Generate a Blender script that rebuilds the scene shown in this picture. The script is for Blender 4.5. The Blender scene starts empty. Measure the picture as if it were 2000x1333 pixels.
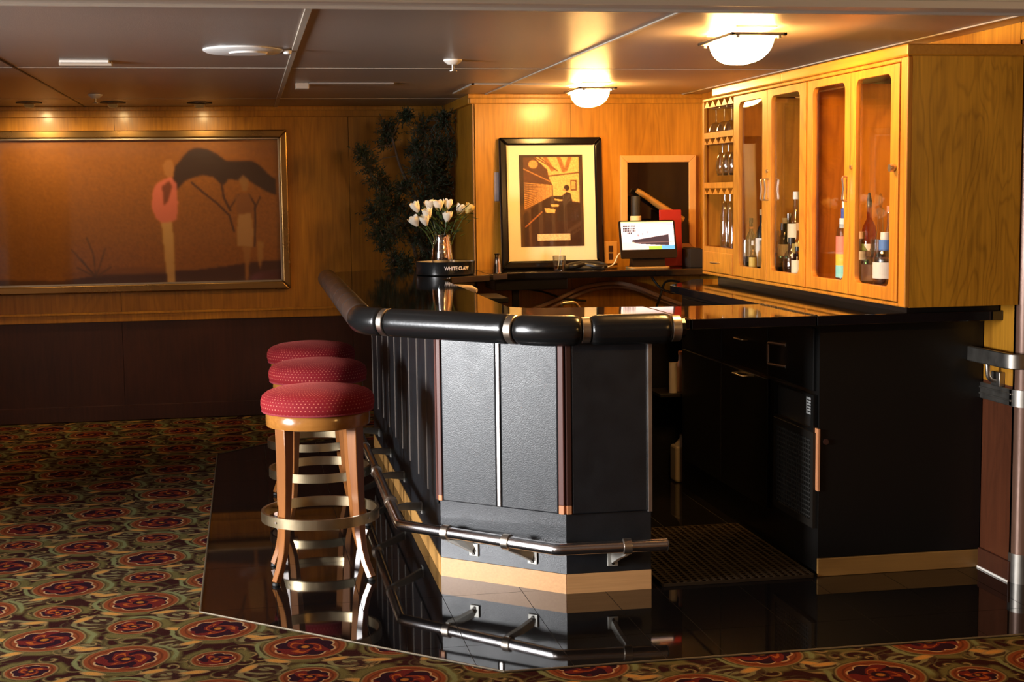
import bpy, bmesh, math, random
import numpy as np
from mathutils import Vector, Matrix
PI = math.pi
random.seed(7)
scn = bpy.context.scene
COL = scn.collection

# ------------------------------------------------------------------ camera
cam_d = bpy.data.cameras.new('camera'); cam = bpy.data.objects.new('camera', cam_d); COL.objects.link(cam)
cam_d.sensor_width = 36; cam_d.lens = 36 * 2836.36 / 2000; cam_d.clip_start = .05; cam_d.clip_end = 200
yaw, pitch, roll = -.1793, -.1018, -.0125
fw = Vector((-math.sin(yaw), math.cos(yaw), 0)); rt = Vector((math.cos(yaw), math.sin(yaw), 0)); up = Vector((0, 0, 1))
f2 = fw * math.cos(pitch) + up * math.sin(pitch); u2 = -fw * math.sin(pitch) + up * math.cos(pitch)
r3 = rt * math.cos(roll) + u2 * math.sin(roll); u3 = -rt * math.sin(roll) + u2 * math.cos(roll)
M = Matrix((r3, u3, -f2)).transposed().to_4x4(); M.translation = (0, 0, 1.6); cam.matrix_world = M
scn.camera = cam

# ------------------------------------------------------------------ world, daylight, exposure
w = bpy.data.worlds.new('world'); scn.world = w; w.use_nodes = True
w.node_tree.nodes['Background'].inputs[0].default_value = (.62, .74, .9, 1)
w.node_tree.nodes['Background'].inputs[1].default_value = 1.0
scn.view_settings.view_transform = 'Standard'; scn.view_settings.look = 'None'
scn.view_settings.exposure = 0.0; scn.view_settings.gamma = 1.0; scn.view_settings.use_curve_mapping = False

def area_light(name, loc, target, sx, sy, power, color):
    d = bpy.data.lights.new(name, 'AREA'); d.shape = 'RECTANGLE'; d.size = sx; d.size_y = sy; d.energy = power; d.color = color
    o = bpy.data.objects.new(name, d); COL.objects.link(o); o.location = loc
    o.rotation_euler = (Vector(target) - Vector(loc)).to_track_quat('-Z', 'Y').to_euler()
    return o
# daylight entering through the two windows of the left wall (just outside the openings)
area_light('window_daylight', (-6.12, 3.75, 1.45), (0, 3.75, 1.45), 1.9, 1.15, 1450, (.97, .98, 1.0))
area_light('window_daylight', (-6.12, .2, 1.45), (0, .2, 1.45), 2.0, 1.15, 140, (1.0, .95, .88))

# ------------------------------------------------------------------ node helpers
class E:
    def __init__(s, nt, v): s.nt = nt; s.v = v
    def _m(s, op, *a, clamp=False):
        n = s.nt.nodes.new('ShaderNodeMath'); n.operation = op; n.use_clamp = clamp
        for i, x in enumerate((s,) + a):
            x = x.v if isinstance(x, E) else x
            if isinstance(x, (int, float)): n.inputs[i].default_value = x
            else: s.nt.links.new(x, n.inputs[i])
        return E(s.nt, n.outputs[0])
    def __add__(s, o): return s._m('ADD', o)
    def __sub__(s, o): return s._m('SUBTRACT', o)
    def __mul__(s, o): return s._m('MULTIPLY', o)
    def __truediv__(s, o): return s._m('DIVIDE', o)
    def pw(s, o): return s._m('POWER', o)
    def mx(s, o): return s._m('MAXIMUM', o)
    def wrap(s, p): return s._m('WRAP', p / 2, -p / 2)
    def sin(s): return s._m('SINE')
    def cos(s): return s._m('COSINE')
    def abs(s): return s._m('ABSOLUTE')
    def sqrt(s): return s._m('SQRT')
    def atan2(s, o): return s._m('ARCTAN2', o)
    def below(s, R, wd=.004): # 1 where s < R, soft
        return (s * -1.0 + R)._m('MULTIPLY_ADD', 1.0 / wd, .5, clamp=True)
    def clamp(s): return s._m('ADD', 0.0, clamp=True)

def mk(name):
    m = bpy.data.materials.new(name); m.use_nodes = True
    nt = m.node_tree; b = nt.nodes['Principled BSDF']
    return m, nt, b
def mat(name, col, rough=.5, metal=0, spec=.5, coat=0, emit=None, es=0, bump=0, bscale=60, var=0, vscale=8, trans=0, ior=1.5, sheen=0):
    m, nt, b = mk(name)
    b.inputs['Base Color'].default_value = (*col, 1); b.inputs['Roughness'].default_value = rough
    b.inputs['Metallic'].default_value = metal; b.inputs['Specular IOR Level'].default_value = spec
    b.inputs['Coat Weight'].default_value = coat; b.inputs['IOR'].default_value = ior
    b.inputs['Transmission Weight'].default_value = trans; b.inputs['Sheen Weight'].default_value = sheen
    if emit: b.inputs['Emission Color'].default_value = (*emit, 1); b.inputs['Emission Strength'].default_value = es
    if var or bump:
        tc = nt.nodes.new('ShaderNodeTexCoord')
        nz = nt.nodes.new('ShaderNodeTexNoise'); nz.inputs['Scale'].default_value = vscale; nz.inputs['Detail'].default_value = 6
        nt.links.new(tc.outputs['Object'], nz.inputs['Vector'])
        if var:
            mx = nt.nodes.new('ShaderNodeMix'); mx.data_type = 'RGBA'
            mx.inputs[6].default_value = (*[c * (1 - var) for c in col], 1); mx.inputs[7].default_value = (*[min(1, c * (1 + var)) for c in col], 1)
            nt.links.new(nz.outputs['Fac'], mx.inputs[0]); nt.links.new(mx.outputs[2], b.inputs['Base Color'])
            mr = nt.nodes.new('ShaderNodeMapRange'); mr.inputs[3].default_value = max(.02, rough * .8); mr.inputs[4].default_value = min(1, rough * 1.2)
            nt.links.new(nz.outputs['Fac'], mr.inputs[0]); nt.links.new(mr.outputs[0], b.inputs['Roughness'])
        if bump:
            n2 = nt.nodes.new('ShaderNodeTexNoise'); n2.inputs['Scale'].default_value = bscale; n2.inputs['Detail'].default_value = 4
            nt.links.new(tc.outputs['Object'], n2.inputs['Vector'])
            bp = nt.nodes.new('ShaderNodeBump'); bp.inputs['Strength'].default_value = bump; bp.inputs['Distance'].default_value = .003
            nt.links.new(n2.outputs['Fac'], bp.inputs['Height']); nt.links.new(bp.outputs['Normal'], b.inputs['Normal'])
    return m
def wood(name, dark, light, rough=.35, coat=.3, axis='z', fine=55, figure=1.0, fscale=2.2, seed=0.0, freq=90.0, rp=2.0):
    """veneer: stretched pores plus flame figure, grain along the given axis"""
    m, nt, b = mk(name)
    tc = nt.nodes.new('ShaderNodeTexCoord')
    def mp(sc, off=0):
        n = nt.nodes.new('ShaderNodeMapping')
        v = {'z': (sc[0], sc[0], sc[1]), 'x': (sc[1], sc[0], sc[0]), 'y': (sc[0], sc[1], sc[0])}[axis]
        n.inputs['Scale'].default_value = v; n.inputs['Location'].default_value = (seed + off, seed * 1.7 + off, seed * .3)
        nt.links.new(tc.outputs['Object'], n.inputs['Vector']); return n.outputs[0]
    big = nt.nodes.new('ShaderNodeTexNoise'); big.inputs['Scale'].default_value = fscale; big.inputs['Detail'].default_value = 3; big.inputs['Distortion'].default_value = .6
    nt.links.new(mp((1.6, .35)), big.inputs['Vector'])
    rings = (E(nt, big.outputs['Fac']) * freq).sin() * .5 + .5
    rings = rings.pw(rp)
    fn = nt.nodes.new('ShaderNodeTexNoise'); fn.inputs['Scale'].default_value = fine; fn.inputs['Detail'].default_value = 5
    nt.links.new(mp((1.5, .06)), fn.inputs['Vector'])
    patch = nt.nodes.new('ShaderNodeTexNoise'); patch.inputs['Scale'].default_value = 3.5; patch.inputs['Detail'].default_value = 4
    nt.links.new(mp((1, .5), 3), patch.inputs['Vector'])
    f = E(nt, fn.outputs['Fac']) * .75 + E(nt, patch.outputs['Fac']) * .9 - rings * (.28 * figure) - .22
    f = f.clamp()
    mx = nt.nodes.new('ShaderNodeMix'); mx.data_type = 'RGBA'
    mx.inputs[6].default_value = (*dark, 1); mx.inputs[7].default_value = (*light, 1)
    nt.links.new(f.v, mx.inputs[0]); nt.links.new(mx.outputs[2], b.inputs['Base Color'])
    b.inputs['Roughness'].default_value = rough; b.inputs['Coat Weight'].default_value = coat; b.inputs['Coat Roughness'].default_value = .15
    bp = nt.nodes.new('ShaderNodeBump'); bp.inputs['Strength'].default_value = .12; bp.inputs['Distance'].default_value = .002
    nt.links.new(fn.outputs['Fac'], bp.inputs['Height']); nt.links.new(bp.outputs['Normal'], b.inputs['Normal'])
    return m
def thin_glass(name, tint=(1, 1, 1), gloss=.12, rough=.02, pw=5.0):
    m = bpy.data.materials.new(name); m.use_nodes = True; nt = m.node_tree; nt.nodes.clear()
    out = nt.nodes.new('ShaderNodeOutputMaterial'); t = nt.nodes.new('ShaderNodeBsdfTransparent'); g = nt.nodes.new('ShaderNodeBsdfGlossy')
    t.inputs[0].default_value = (*tint, 1); g.inputs['Roughness'].default_value = rough
    fr = nt.nodes.new('ShaderNodeLayerWeight'); fr.inputs[0].default_value = .5
    s = E(nt, fr.outputs['Facing']).pw(pw) * .9 + .03 + gloss * .3
    mx = nt.nodes.new('ShaderNodeMixShader'); nt.links.new(s.clamp().v, mx.inputs[0]); nt.links.new(t.outputs[0], mx.inputs[1]); nt.links.new(g.outputs[0], mx.inputs[2])
    nt.links.new(mx.outputs[0], out.inputs[0]); return m
def attr_mat(name, rough=.5, emit=0, gloss_coat=0):
    m, nt, b = mk(name)
    a = nt.nodes.new('ShaderNodeVertexColor'); a.layer_name = 'print'
    nt.links.new(a.outputs[0], b.inputs['Base Color']); b.inputs['Roughness'].default_value = rough; b.inputs['Coat Weight'].default_value = gloss_coat; b.inputs['Coat Roughness'].default_value = .05
    if emit: nt.links.new(a.outputs[0], b.inputs['Emission Color']); b.inputs['Emission Strength'].default_value = emit
    return m

# ------------------------------------------------------------------ geometry helpers
class MB:
    def __init__(s): s.v = []; s.f = []
    def add(s, vs, fs):
        k = len(s.v); s.v += [tuple(v) for v in vs]; s.f += [tuple(i + k for i in f) for f in fs]; return s
    def box(s, x0, x1, y0, y1, z0, z1):
        x0, x1 = sorted((x0, x1)); y0, y1 = sorted((y0, y1)); z0, z1 = sorted((z0, z1))
        return s.add([(x0, y0, z0), (x1, y0, z0), (x1, y1, z0), (x0, y1, z0), (x0, y0, z1), (x1, y0, z1), (x1, y1, z1), (x0, y1, z1)],
                     [(3, 2, 1, 0), (4, 5, 6, 7), (0, 1, 5, 4), (1, 2, 6, 5), (2, 3, 7, 6), (3, 0, 4, 7)])
    def slab(s, a, b, n, t, z0, z1):
        """box standing on the plan segment a-b, thickness t towards n"""
        a = Vector(a); b = Vector(b); n = Vector(n) * t
        p = [a, b, b + n, a + n]
        if (b - a).x * n.y - (b - a).y * n.x < 0: p = p[::-1]
        return s.prism([(q.x, q.y) for q in p], z0, z1)
    def prism(s, poly, z0, z1):
        n = len(poly)
        ar = sum(poly[i][0] * poly[(i + 1) % n][1] - poly[(i + 1) % n][0] * poly[i][1] for i in range(n))
        if ar < 0: poly = poly[::-1]
        vs = [(x, y, z0) for x, y in poly] + [(x, y, z1) for x, y in poly]
        fs = [tuple(range(n - 1, -1, -1)), tuple(range(n, 2 * n))] + [(i, (i + 1) % n, n + (i + 1) % n, n + i) for i in range(n)]
        return s.add(vs, fs)
    def lathe(s, prof, c=(0, 0, 0), n=24, caps=True):
        vs = []; fs = []
        for r, z in prof:
            for i in range(n):
                a = 2 * PI * i / n; vs.append((c[0] + r * math.cos(a), c[1] + r * math.sin(a), c[2] + z))
        m = len(prof)
        for j in range(m - 1):
            for i in range(n):
                k = (i + 1) % n; fs.append((j * n + i, j * n + k, (j + 1) * n + k, (j + 1) * n + i))
        if caps:
            fs.append(tuple(range(n - 1, -1, -1))); fs.append(tuple((m - 1) * n + i for i in range(n)))
        return s.add(vs, fs)
    def tube(s, pts, r, n=10, caps=True):
        pts = [Vector(p) for p in pts]; rs = r if isinstance(r, (list, tuple)) else [r] * len(pts)
        vs = []; fs = []; prev = None
        for i, p in enumerate(pts):
            t = (pts[min(i + 1, len(pts) - 1)] - pts[max(i - 1, 0)]).normalized()
            if prev is None:
                a = Vector((0, 0, 1)) if abs(t.z) < .9 else Vector((1, 0, 0)); u_ = t.cross(a).normalized()
            else: u_ = (prev - t * prev.dot(t)).normalized()
            prev = u_; v_ = t.cross(u_)
            for k in range(n):
                q = 2 * PI * k / n; vs.append(p + (u_ * math.cos(q) + v_ * math.sin(q)) * rs[i])
        for j in range(len(pts) - 1):
            for k in range(n):
                l = (k + 1) % n; fs.append((j * n + k, j * n + l, (j + 1) * n + l, (j + 1) * n + k))
        if caps: fs.append(tuple(range(n - 1, -1, -1))); fs.append(tuple((len(pts) - 1) * n + i for i in range(n)))
        return s.add(vs, fs)
    def sweep(s, pts, sec, side=None):
        """rectangular section (w along side vector, h along the other) swept on pts"""
        pts = [Vector(p) for p in pts]; vs = []; fs = []
        for i, p in enumerate(pts):
            t = (pts[min(i + 1, len(pts) - 1)] - pts[max(i - 1, 0)]).normalized()
            u_ = (Vector(side) - t * Vector(side).dot(t)).normalized(); v_ = t.cross(u_)
            w_, h_ = sec[i] if isinstance(sec, list) else sec
            for a, b in ((-1, -1), (1, -1), (1, 1), (-1, 1)): vs.append(p + u_ * a * w_ / 2 + v_ * b * h_ / 2)
        for j in range(len(pts) - 1):
            for k in range(4):
                l = (k + 1) % 4; fs.append((j * 4 + k, j * 4 + l, (j + 1) * 4 + l, (j + 1) * 4 + k))
        m = len(pts) * 4; fs += [(3, 2, 1, 0), (m - 4, m - 3, m - 2, m - 1)]
        return s.add(vs, fs)
    def build(s, name, material, parent=None, smooth=False, bevel=0, local=False, seg=2):
        me = bpy.data.meshes.new(name); me.from_pydata(s.v, [], s.f); me.validate()
        bm = bmesh.new(); bm.from_mesh(me); bmesh.ops.recalc_face_normals(bm, faces=bm.faces); bm.to_mesh(me); bm.free()
        if smooth:
            me.shade_smooth()
            try: me.set_sharp_from_angle(angle=math.radians(40))
            except Exception: pass
        me.materials.append(material)
        o = bpy.data.objects.new(name, me); COL.objects.link(o)
        if bevel:
            b = o.modifiers.new('bevel', 'BEVEL'); b.width = bevel; b.segments = seg; b.limit_method = 'ANGLE'
        if parent is not None:
            o.parent = parent
            if not local:
                l = Vector((0, 0, 0)); p = parent
                while p is not None: l += p.location; p = p.parent
                o.location = -l
        return o
def thing(name, label, cat, loc=(0, 0, 0), rotz=0, group=None):
    o = bpy.data.objects.new(name, None); COL.objects.link(o); o.location = loc; o.rotation_euler = (0, 0, rotz)
    o.empty_display_size = .05
    return tag(o, label, cat, group)
def tag(o, label, cat, group=None):
    o['label'] = label; o['category'] = cat
    if group: o['group'] = group
    return o
def struct(o, label=None):
    o['kind'] = 'structure'
    if label: o['label'] = label
    return o
def sempty(name, label, loc=(0, 0, 0)):
    o = bpy.data.objects.new(name, None); COL.objects.link(o); o.location = loc; o.empty_display_size = .05
    return struct(o, label)
def dup(root, loc, rotz=0, label=None):
    r = root.copy(); COL.objects.link(r); r.location = loc; r.rotation_euler = (0, 0, rotz)
    if label: r['label'] = label
    for ch in root.children:
        c = ch.copy(); COL.objects.link(c); c.parent = r
        for g in ch.children:
            d = g.copy(); COL.objects.link(d); d.parent = c
    return r
def rrect(cx, cy, hx, hy, r, n=5):
    out = []
    for sx, sy, a0 in ((1, 1, 0), (-1, 1, PI / 2), (-1, -1, PI), (1, -1, 3 * PI / 2)):
        for k in range(n + 1):
            a = a0 + PI / 2 * k / n; out.append((cx + sx * (hx - r) + r * math.cos(a), cy + sy * (hy - r) + r * math.sin(a)))
    return out
def mitred(X0, X1, Z0, Z1, w_, y0, y1, material, parent, bevel=.004, local=False, name='frame_rail'):
    o_ = [(X0, Z0), (X1, Z0), (X1, Z1), (X0, Z1)]; i_ = [(X0 + w_, Z0 + w_), (X1 - w_, Z0 + w_), (X1 - w_, Z1 - w_), (X0 + w_, Z1 - w_)]
    for k in range(4):
        q = [o_[k], o_[(k + 1) % 4], i_[(k + 1) % 4], i_[k]]
        MB().add([(x, y0, z) for x, z in q] + [(x, y1, z) for x, z in q], [(0, 1, 2, 3), (7, 6, 5, 4), (0, 4, 5, 1), (1, 5, 6, 2), (2, 6, 7, 3), (3, 7, 4, 0)]).build(name, material, parent, bevel=bevel, local=local, seg=3)
def frame_hole(mb, a0, a1, b0, b1, ia0, ia1, ib0, ib1, r, d0, d1, fn, n=5):
    """rectangular board a0..a1 x b0..b1 with a round-cornered hole; fn(a,b,d)->xyz"""
    inner = rrect((ia0 + ia1) / 2, (ib0 + ib1) / 2, (ia1 - ia0) / 2, (ib1 - ib0) / 2, r, n)
    cx, cy = (ia0 + ia1) / 2, (ib0 + ib1) / 2
    outer = []
    for i, (x, y) in enumerate(inner):
        q = i // (n + 1); k = i % (n + 1); corner = [(a1, b1), (a0, b1), (a0, b0), (a1, b0)][q]
        if k == n // 2 or k == n // 2 + 1: outer.append(corner)
        elif (q % 2 == 0) == (k < n // 2): outer.append((corner[0], y))
        else: outer.append((x, corner[1]))
    m = len(inner); vs = []
    for L, d in ((outer, d0), (inner, d0), (outer, d1), (inner, d1)): vs += [fn(x, y, d) for x, y in L]
    fs = []
    for i in range(m):
        j = (i + 1) % m
        fs += [(i, j, m + j, m + i), (2 * m + i, 3 * m + i, 3 * m + j, 2 * m + j), (m + i, m + j, 3 * m + j, 3 * m + i), (i, 2 * m + i, 2 * m + j, j)]
    mb.add(vs, fs)
def grid_print(name, nx, ny, fn, paint, material, parent=None):
    """flat print: a fine grid whose colour attribute holds the picture; fn(u,v)->xyz"""
    u, v = np.meshgrid(np.linspace(0, 1, nx), np.linspace(0, 1, ny))
    co = np.stack(fn(u, v), -1).reshape(-1, 3)
    i = np.arange(nx - 1)[None, :] + np.arange(ny - 1)[:, None] * nx; i = i.ravel()
    faces = np.stack([i, i + 1, i + 1 + nx, i + nx], -1)
    me = bpy.data.meshes.new(name); me.from_pydata(co.tolist(), [], faces.tolist())
    col = paint(u, v).reshape(-1, 3); col = np.clip(col, 0, 1) ** 2.2
    at = me.color_attributes.new('print', 'FLOAT_COLOR', 'POINT')
    at.data.foreach_set('color', np.concatenate([col, np.ones((len(col), 1))], 1).astype(np.float32).ravel())
    me.materials.append(material); o = bpy.data.objects.new(name, me); COL.objects.link(o)
    if parent is not None:
        o.parent = parent; l = Vector((0, 0, 0)); p = parent
        while p is not None: l += p.location; p = p.parent
        o.location = -l
    return o
def pip(x, y, poly):
    ins = np.zeros(x.shape, bool); n = len(poly)
    for i in range(n):
        x0, y0 = poly[i]; x1, y1 = poly[(i + 1) % n]
        c = ((y0 > y) != (y1 > y)) & (x < (x1 - x0) * (y - y0) / ((y1 - y0) or 1e-9) + x0); ins ^= c
    return ins.astype(float)
def soft(a, k):
    for _ in range(k):
        p = np.pad(a, 1, mode='edge'); a = (p[:-2, 1:-1] + p[2:, 1:-1] + p[1:-1, :-2] + p[1:-1, 2:] + 4 * a) / 8
    return a
def lay(img, m, c, a=1.0): return img * (1 - m[..., None] * a) + np.array(c) / 255. * m[..., None] * a
def stroke(x, y, pts, wd):
    d = np.full(x.shape, 1e9)
    for (x0, y0), (x1, y1) in zip(pts, pts[1:]):
        L = (x1 - x0) ** 2 + (y1 - y0) ** 2 + 1e-9; t = np.clip(((x - x0) * (x1 - x0) + (y - y0) * (y1 - y0)) / L, 0, 1)
        d = np.minimum(d, np.hypot(x - x0 - t * (x1 - x0), y - y0 - t * (y1 - y0)))
    return np.clip(wd - d + .5, 0, 1)

# ------------------------------------------------------------------ materials
AMB_D, AMB_L = (.20, .070, .004), (.60, .27, .020)
m_wall = wood('amber_veneer', AMB_D, AMB_L, rough=.38, coat=.25, fscale=1.6, figure=.5)
m_cab = wood('honey_veneer', (.32, .10, .006), (.66, .25, .018), rough=.45, coat=.08, fscale=1.9, seed=5)
m_cabi = wood('cabinet_interior', (.22, .12, .012), (.55, .33, .045), rough=.5, coat=.0, fscale=1.9, seed=6, figure=.5)
m_cabs = wood('honey_oak_flame', (.24, .095, .004), (.80, .37, .024), rough=.33, coat=.3, fscale=1.5, seed=2.3, figure=.8, freq=150.0, rp=5.0, fine=75)
m_cabh = wood('honey_board', (.34, .12, .009), (.62, .26, .025), rough=.33, coat=.3, axis='y', figure=.4, seed=9)
m_mahog = wood('mahogany_dado', (.025, .007, .003), (.075, .020, .008), rough=.4, coat=.15, figure=.4)
m_mahogr = wood('mahogany_side', (.045, .013, .005), (.11, .030, .011), rough=.35, coat=.3, figure=.6, seed=4)
m_skirt = wood('skirting_oak', (.42, .20, .07), (.66, .35, .14), rough=.45, coat=.1, axis='x', figure=.2, fine=90, seed=3)
m_skirtd = wood('skirting_brown', (.16, .075, .018), (.30, .15, .035), rough=.45, coat=.1, axis='x', figure=.2, seed=8)
m_stool = wood('stool_beech', (.15, .046, .010), (.33, .12, .028), rough=.28, coat=.5, figure=.3, seed=1)
m_apron = wood('stool_apron_wood', (.20, .075, .012), (.42, .17, .035), rough=.2, coat=.6, axis='x', figure=.3, seed=6)
m_ceil = mat('ceiling_enamel', (.29, .235, .20), rough=.34, spec=.6, bump=.25, bscale=220)
m_seam = mat('ceiling_strip', (.42, .36, .29), rough=.4)
m_cream = mat('cream_paint', (.85, .79, .70), rough=.4, bump=.1, bscale=150)
m_black = mat('black_lacquer', (.006, .0055, .005), rough=.3, spec=.4)
m_blackt = mat('black_stone_tile', (.006, .005, .005), rough=.035, ior=1.52, spec=.5)
m_grout = mat('grout', (.10, .09, .08), rough=.7)
m_top = mat('black_gloss_top', (.006, .0055, .006), rough=.05, ior=1.7, spec=.6)
m_lea = mat('black_leatherette_panel', (.008, .0095, .012), rough=.40, spec=.62, bump=.24, bscale=240, var=.45, vscale=11)
m_pad = mat('black_padded_vinyl', (.008, .008, .008), rough=.24, spec=.6, bump=.12, bscale=90)
m_padb = mat('brown_black_vinyl', (.05, .036, .03), rough=.3, spec=.55, bump=.12, bscale=90)
m_ring = mat('satin_nickel_ring', (.62, .54, .45), rough=.33, metal=1)
m_steel = mat('polished_steel', (.86, .84, .85), rough=.20, metal=1)
m_steelb = mat('brushed_strip', (.62, .58, .55), rough=.35, metal=1, var=.1)
m_cast = mat('cast_aluminium', (.50, .48, .43), rough=.5, metal=.5)
m_brass = mat('aged_brass_band', (.52, .42, .26), rough=.33, metal=1, var=.15, vscale=20)
m_cop = mat('copper_brown_strip', (.11, .038, .028), rough=.5, spec=.4)
m_copl = mat('worn_copper_wood', (.55, .22, .09), rough=.5)
m_dbr = mat('dark_brown_strip', (.045, .015, .010), rough=.4)
m_gold = mat('bronze_frame', (.40, .24, .09), rough=.28, metal=.9, var=.15, vscale=4)
m_white = mat('white_enamel', (.75, .73, .70), rough=.35)
m_off = mat('beige_plastic', (.48, .38, .29), rough=.5)
m_dark = mat('dark_metal', (.03, .025, .02), rough=.4, metal=.6)
m_rub = mat('black_rubber', (.012, .011, .010), rough=.6)
m_pewter = mat('pewter', (.36, .33, .29), rough=.38, metal=1, var=.12, vscale=25)
m_chrome = mat('chrome', (.80, .78, .76), rough=.07, metal=1)
m_gl = thin_glass('clear_glass', (.90, .92, .92), .35, .05, 2.2)
m_pane = thin_glass('cabinet_pane', (.98, .97, .95), .02)
m_petal = mat('ivory_petal', (.92, .86, .72), rough=.6)
m_leafd = mat('dark_green_leaf', (.022, .042, .020), rough=.5, var=.4, vscale=9)
m_leaf = mat('green_leaf', (.05, .085, .022), rough=.45, var=.3)
m_stem = mat('grey_bark', (.10, .065, .042), rough=.7)
m_mirror = mat('mirror_silver', (.82, .82, .80), rough=.01, metal=1)

def carpet_material():
    m, nt, b = mk('patterned_carpet')
    tc = nt.nodes.new('ShaderNodeTexCoord'); nz = nt.nodes.new('ShaderNodeTexNoise'); nz.inputs['Scale'].default_value = 9
    nt.links.new(tc.outputs['Object'], nz.inputs['Vector'])
    sv = nt.nodes.new('ShaderNodeSeparateColor'); nt.links.new(nz.outputs['Color'], sv.inputs[0])
    sp = nt.nodes.new('ShaderNodeSeparateXYZ'); nt.links.new(tc.outputs['Object'], sp.inputs[0])
    x0 = E(nt, sp.outputs[0]); y0 = E(nt, sp.outputs[1])
    wx = x0 + (E(nt, sv.outputs[0]) - .5) * .05; wy = y0 + (E(nt, sv.outputs[1]) - .5) * .05
    x = x0 + (E(nt, sv.outputs[0]) - .5) * .012; y = y0 + (E(nt, sv.outputs[1]) - .5) * .012
    col = [None]
    def C(c): return (c[0], c[1], c[2], 1)
    def layer(mask, c, a=1.0):
        mx = nt.nodes.new('ShaderNodeMix'); mx.data_type = 'RGBA'; mask = mask * a if a != 1 else mask
        nt.links.new(mask.v, mx.inputs[0])
        if isinstance(col[0], tuple): mx.inputs[6].default_value = col[0]
        else: nt.links.new(col[0], mx.inputs[6])
        mx.inputs[7].default_value = C(c); col[0] = mx.outputs[2]
    col[0] = C((.028, .008, .007))
    OL, OL2, TAN, GO, RU, CR, PU, RE = (.105, .085, .028), (.060, .046, .018), (.25, .16, .065), (.42, .20, .045), (.175, .045, .016), (.36, .22, .11), (.022, .007, .012), (.105, .014, .012)
    def cell(cx, cy, px=.62, py=.72, xx=None, yy=None):
        dx = ((xx or x) - cx).wrap(px); dy = ((yy or y) - cy).wrap(py)
        return dx, dy, (dx * dx + dy * dy).sqrt(), dy.atan2(dx)
    # scrolling foliage
    for (cx, cy, ph, c, R, sg) in ((-.30, 5.24, 0, OL, .105, 1), (.01, 5.54, 2, OL, .105, -1), (-.30, 5.58, 1, TAN, .08, -1), (.01, 5.22, 3, TAN, .08, 1),
                                   (-.16, 5.74, 0, OL, .11, 1), (-.62, 5.28, 2, OL2, .12, -1), (-.46, 5.30, 1, OL2, .11, 1), (-.62, 5.60, 0, OL, .09, 1)):
        dx, dy, d, th = cell(cx, cy, xx=wx, yy=wy)
        sp_ = (d * (sg * 105.0) + th + ph).sin()
        layer((sp_ * -1.0).below(-.15, .5) * d.below(R, .02), c)
        layer((sp_ * -1.0).below(-.80, .25) * d.below(R * .8, .02), TAN, .6)
    # small curls everywhere
    vo = nt.nodes.new('ShaderNodeTexVoronoi'); vo.inputs['Scale'].default_value = 11.0; vo.inputs['Randomness'].default_value = .8
    nt.links.new(tc.outputs['Object'], vo.inputs['Vector'])
    vd = E(nt, vo.outputs['Distance'])
    spv = nt.nodes.new('ShaderNodeSeparateXYZ'); nt.links.new(vo.outputs['Position'], spv.inputs[0])
    tth = (E(nt, spv.outputs[1]) - y0).atan2(E(nt, spv.outputs[0]) - x0)
    cur = (vd * 16.0 + tth).sin()
    layer((cur * -1.0).below(-.25, .5) * vd.below(.55, .1), OL2, .9)
    layer((cur * -1.0).below(-.84, .2) * vd.below(.5, .1), TAN, .8)
    # olive collars round the medallions
    for (cx, cy, R) in ((-.46, 5.10, .185), (-.15, 5.39, .185), (-.46, 5.49, .14), (-.15, 5.03, .12)):
        dx, dy, d, th = cell(cx, cy, xx=wx, yy=wy)
        layer(d.below(R, .02) * ((th * 3.0 + 1.0).sin() * -1.0).below(.25, .5), OL)
    # concentric eyes and pale crescents between the medallions
    for (cx, cy, R) in ((-.31, 5.225, .085), (-.615, 5.235, .06), (.0, 5.56, .085), (-.31, 5.62, .075), (-.60, 5.60, .06)):
        dx, dy, d, th = cell(cx, cy, xx=wx, yy=wy); q = (dx * dx * .6 + dy * dy * 1.2).sqrt()
        layer(q.below(R, .02), (.032, .012, .010), .8)
        layer(((q * 150.0).sin() * -1.0).below(-.35, .4) * q.below(R, .015) * ((th * 2.0 + cy * 9).sin() * -1.0).below(.75, .4), (.16, .135, .06))
    for (cx, cy, R, an) in ((-.46, 5.10, .175, .4), (-.15, 5.39, .172, 3.6), (-.46, 5.49, .125, 1.2), (-.46, 5.10, .178, 3.3), (-.15, 5.39, .175, .2)):
        dx, dy, d, th = cell(cx, cy, xx=wx, yy=wy)
        layer((d - R * .95).abs().below(.009, .006) * ((th - an).cos() * -1.0).below(-.80, .12), (.15, .155, .065))
    # gold buds
    for (cx, cy, an) in ((-.24, 5.24, .5), (-.30, 5.42, -.4), (-.02, 5.26, -.6), (-.36, 5.66, .3), (-.04, 5.62, .9), (-.22, 5.62, 0.), (-.60, 5.24, .2), (-.56, 5.68, -.5)):
        dx, dy, d, th = cell(cx, cy)
        a = dx * math.cos(an) + dy * math.sin(an); bb = dy * math.cos(an) - dx * math.sin(an)
        e = (a * a * .35 + bb * bb * 2.2).sqrt()
        layer(e.below(.030, .006), TAN); layer(e.below(.021, .012), GO)
    # medallions
    for (cx, cy, R) in ((-.46, 5.10, .142), (-.15, 5.39, .138), (-.46, 5.49, .094), (-.15, 5.03, .084)):
        dx, dy, d, th = cell(cx, cy)
        layer(d.below(R + .012), OL2); layer(d.below(R + .006), TAN, .7); layer(d.below(R), RU)
        layer((d - R * .86).abs().below(.004), (.05, .012, .008), .6)
        sc = d / ((th * 4.0 + cx * 7).sin().abs() * .11 + .66) ; k = R
        layer(sc.below(k * 1.04, .003), CR); layer(sc.below(k * .97, .003), PU)
        pet = d / ((th * 3.0 + d * 60.0 + E(nt, sv.outputs[2]) * 9.0).sin() * .25 + .55)
        layer(pet.below(k * .95, .006), RE); layer((pet - k * .55).abs().below(.008, .006), (.30, .07, .015))
        layer(d.below(k * .22, .006), PU); layer(d.below(k * .10, .006), (.33, .12, .02))
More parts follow.
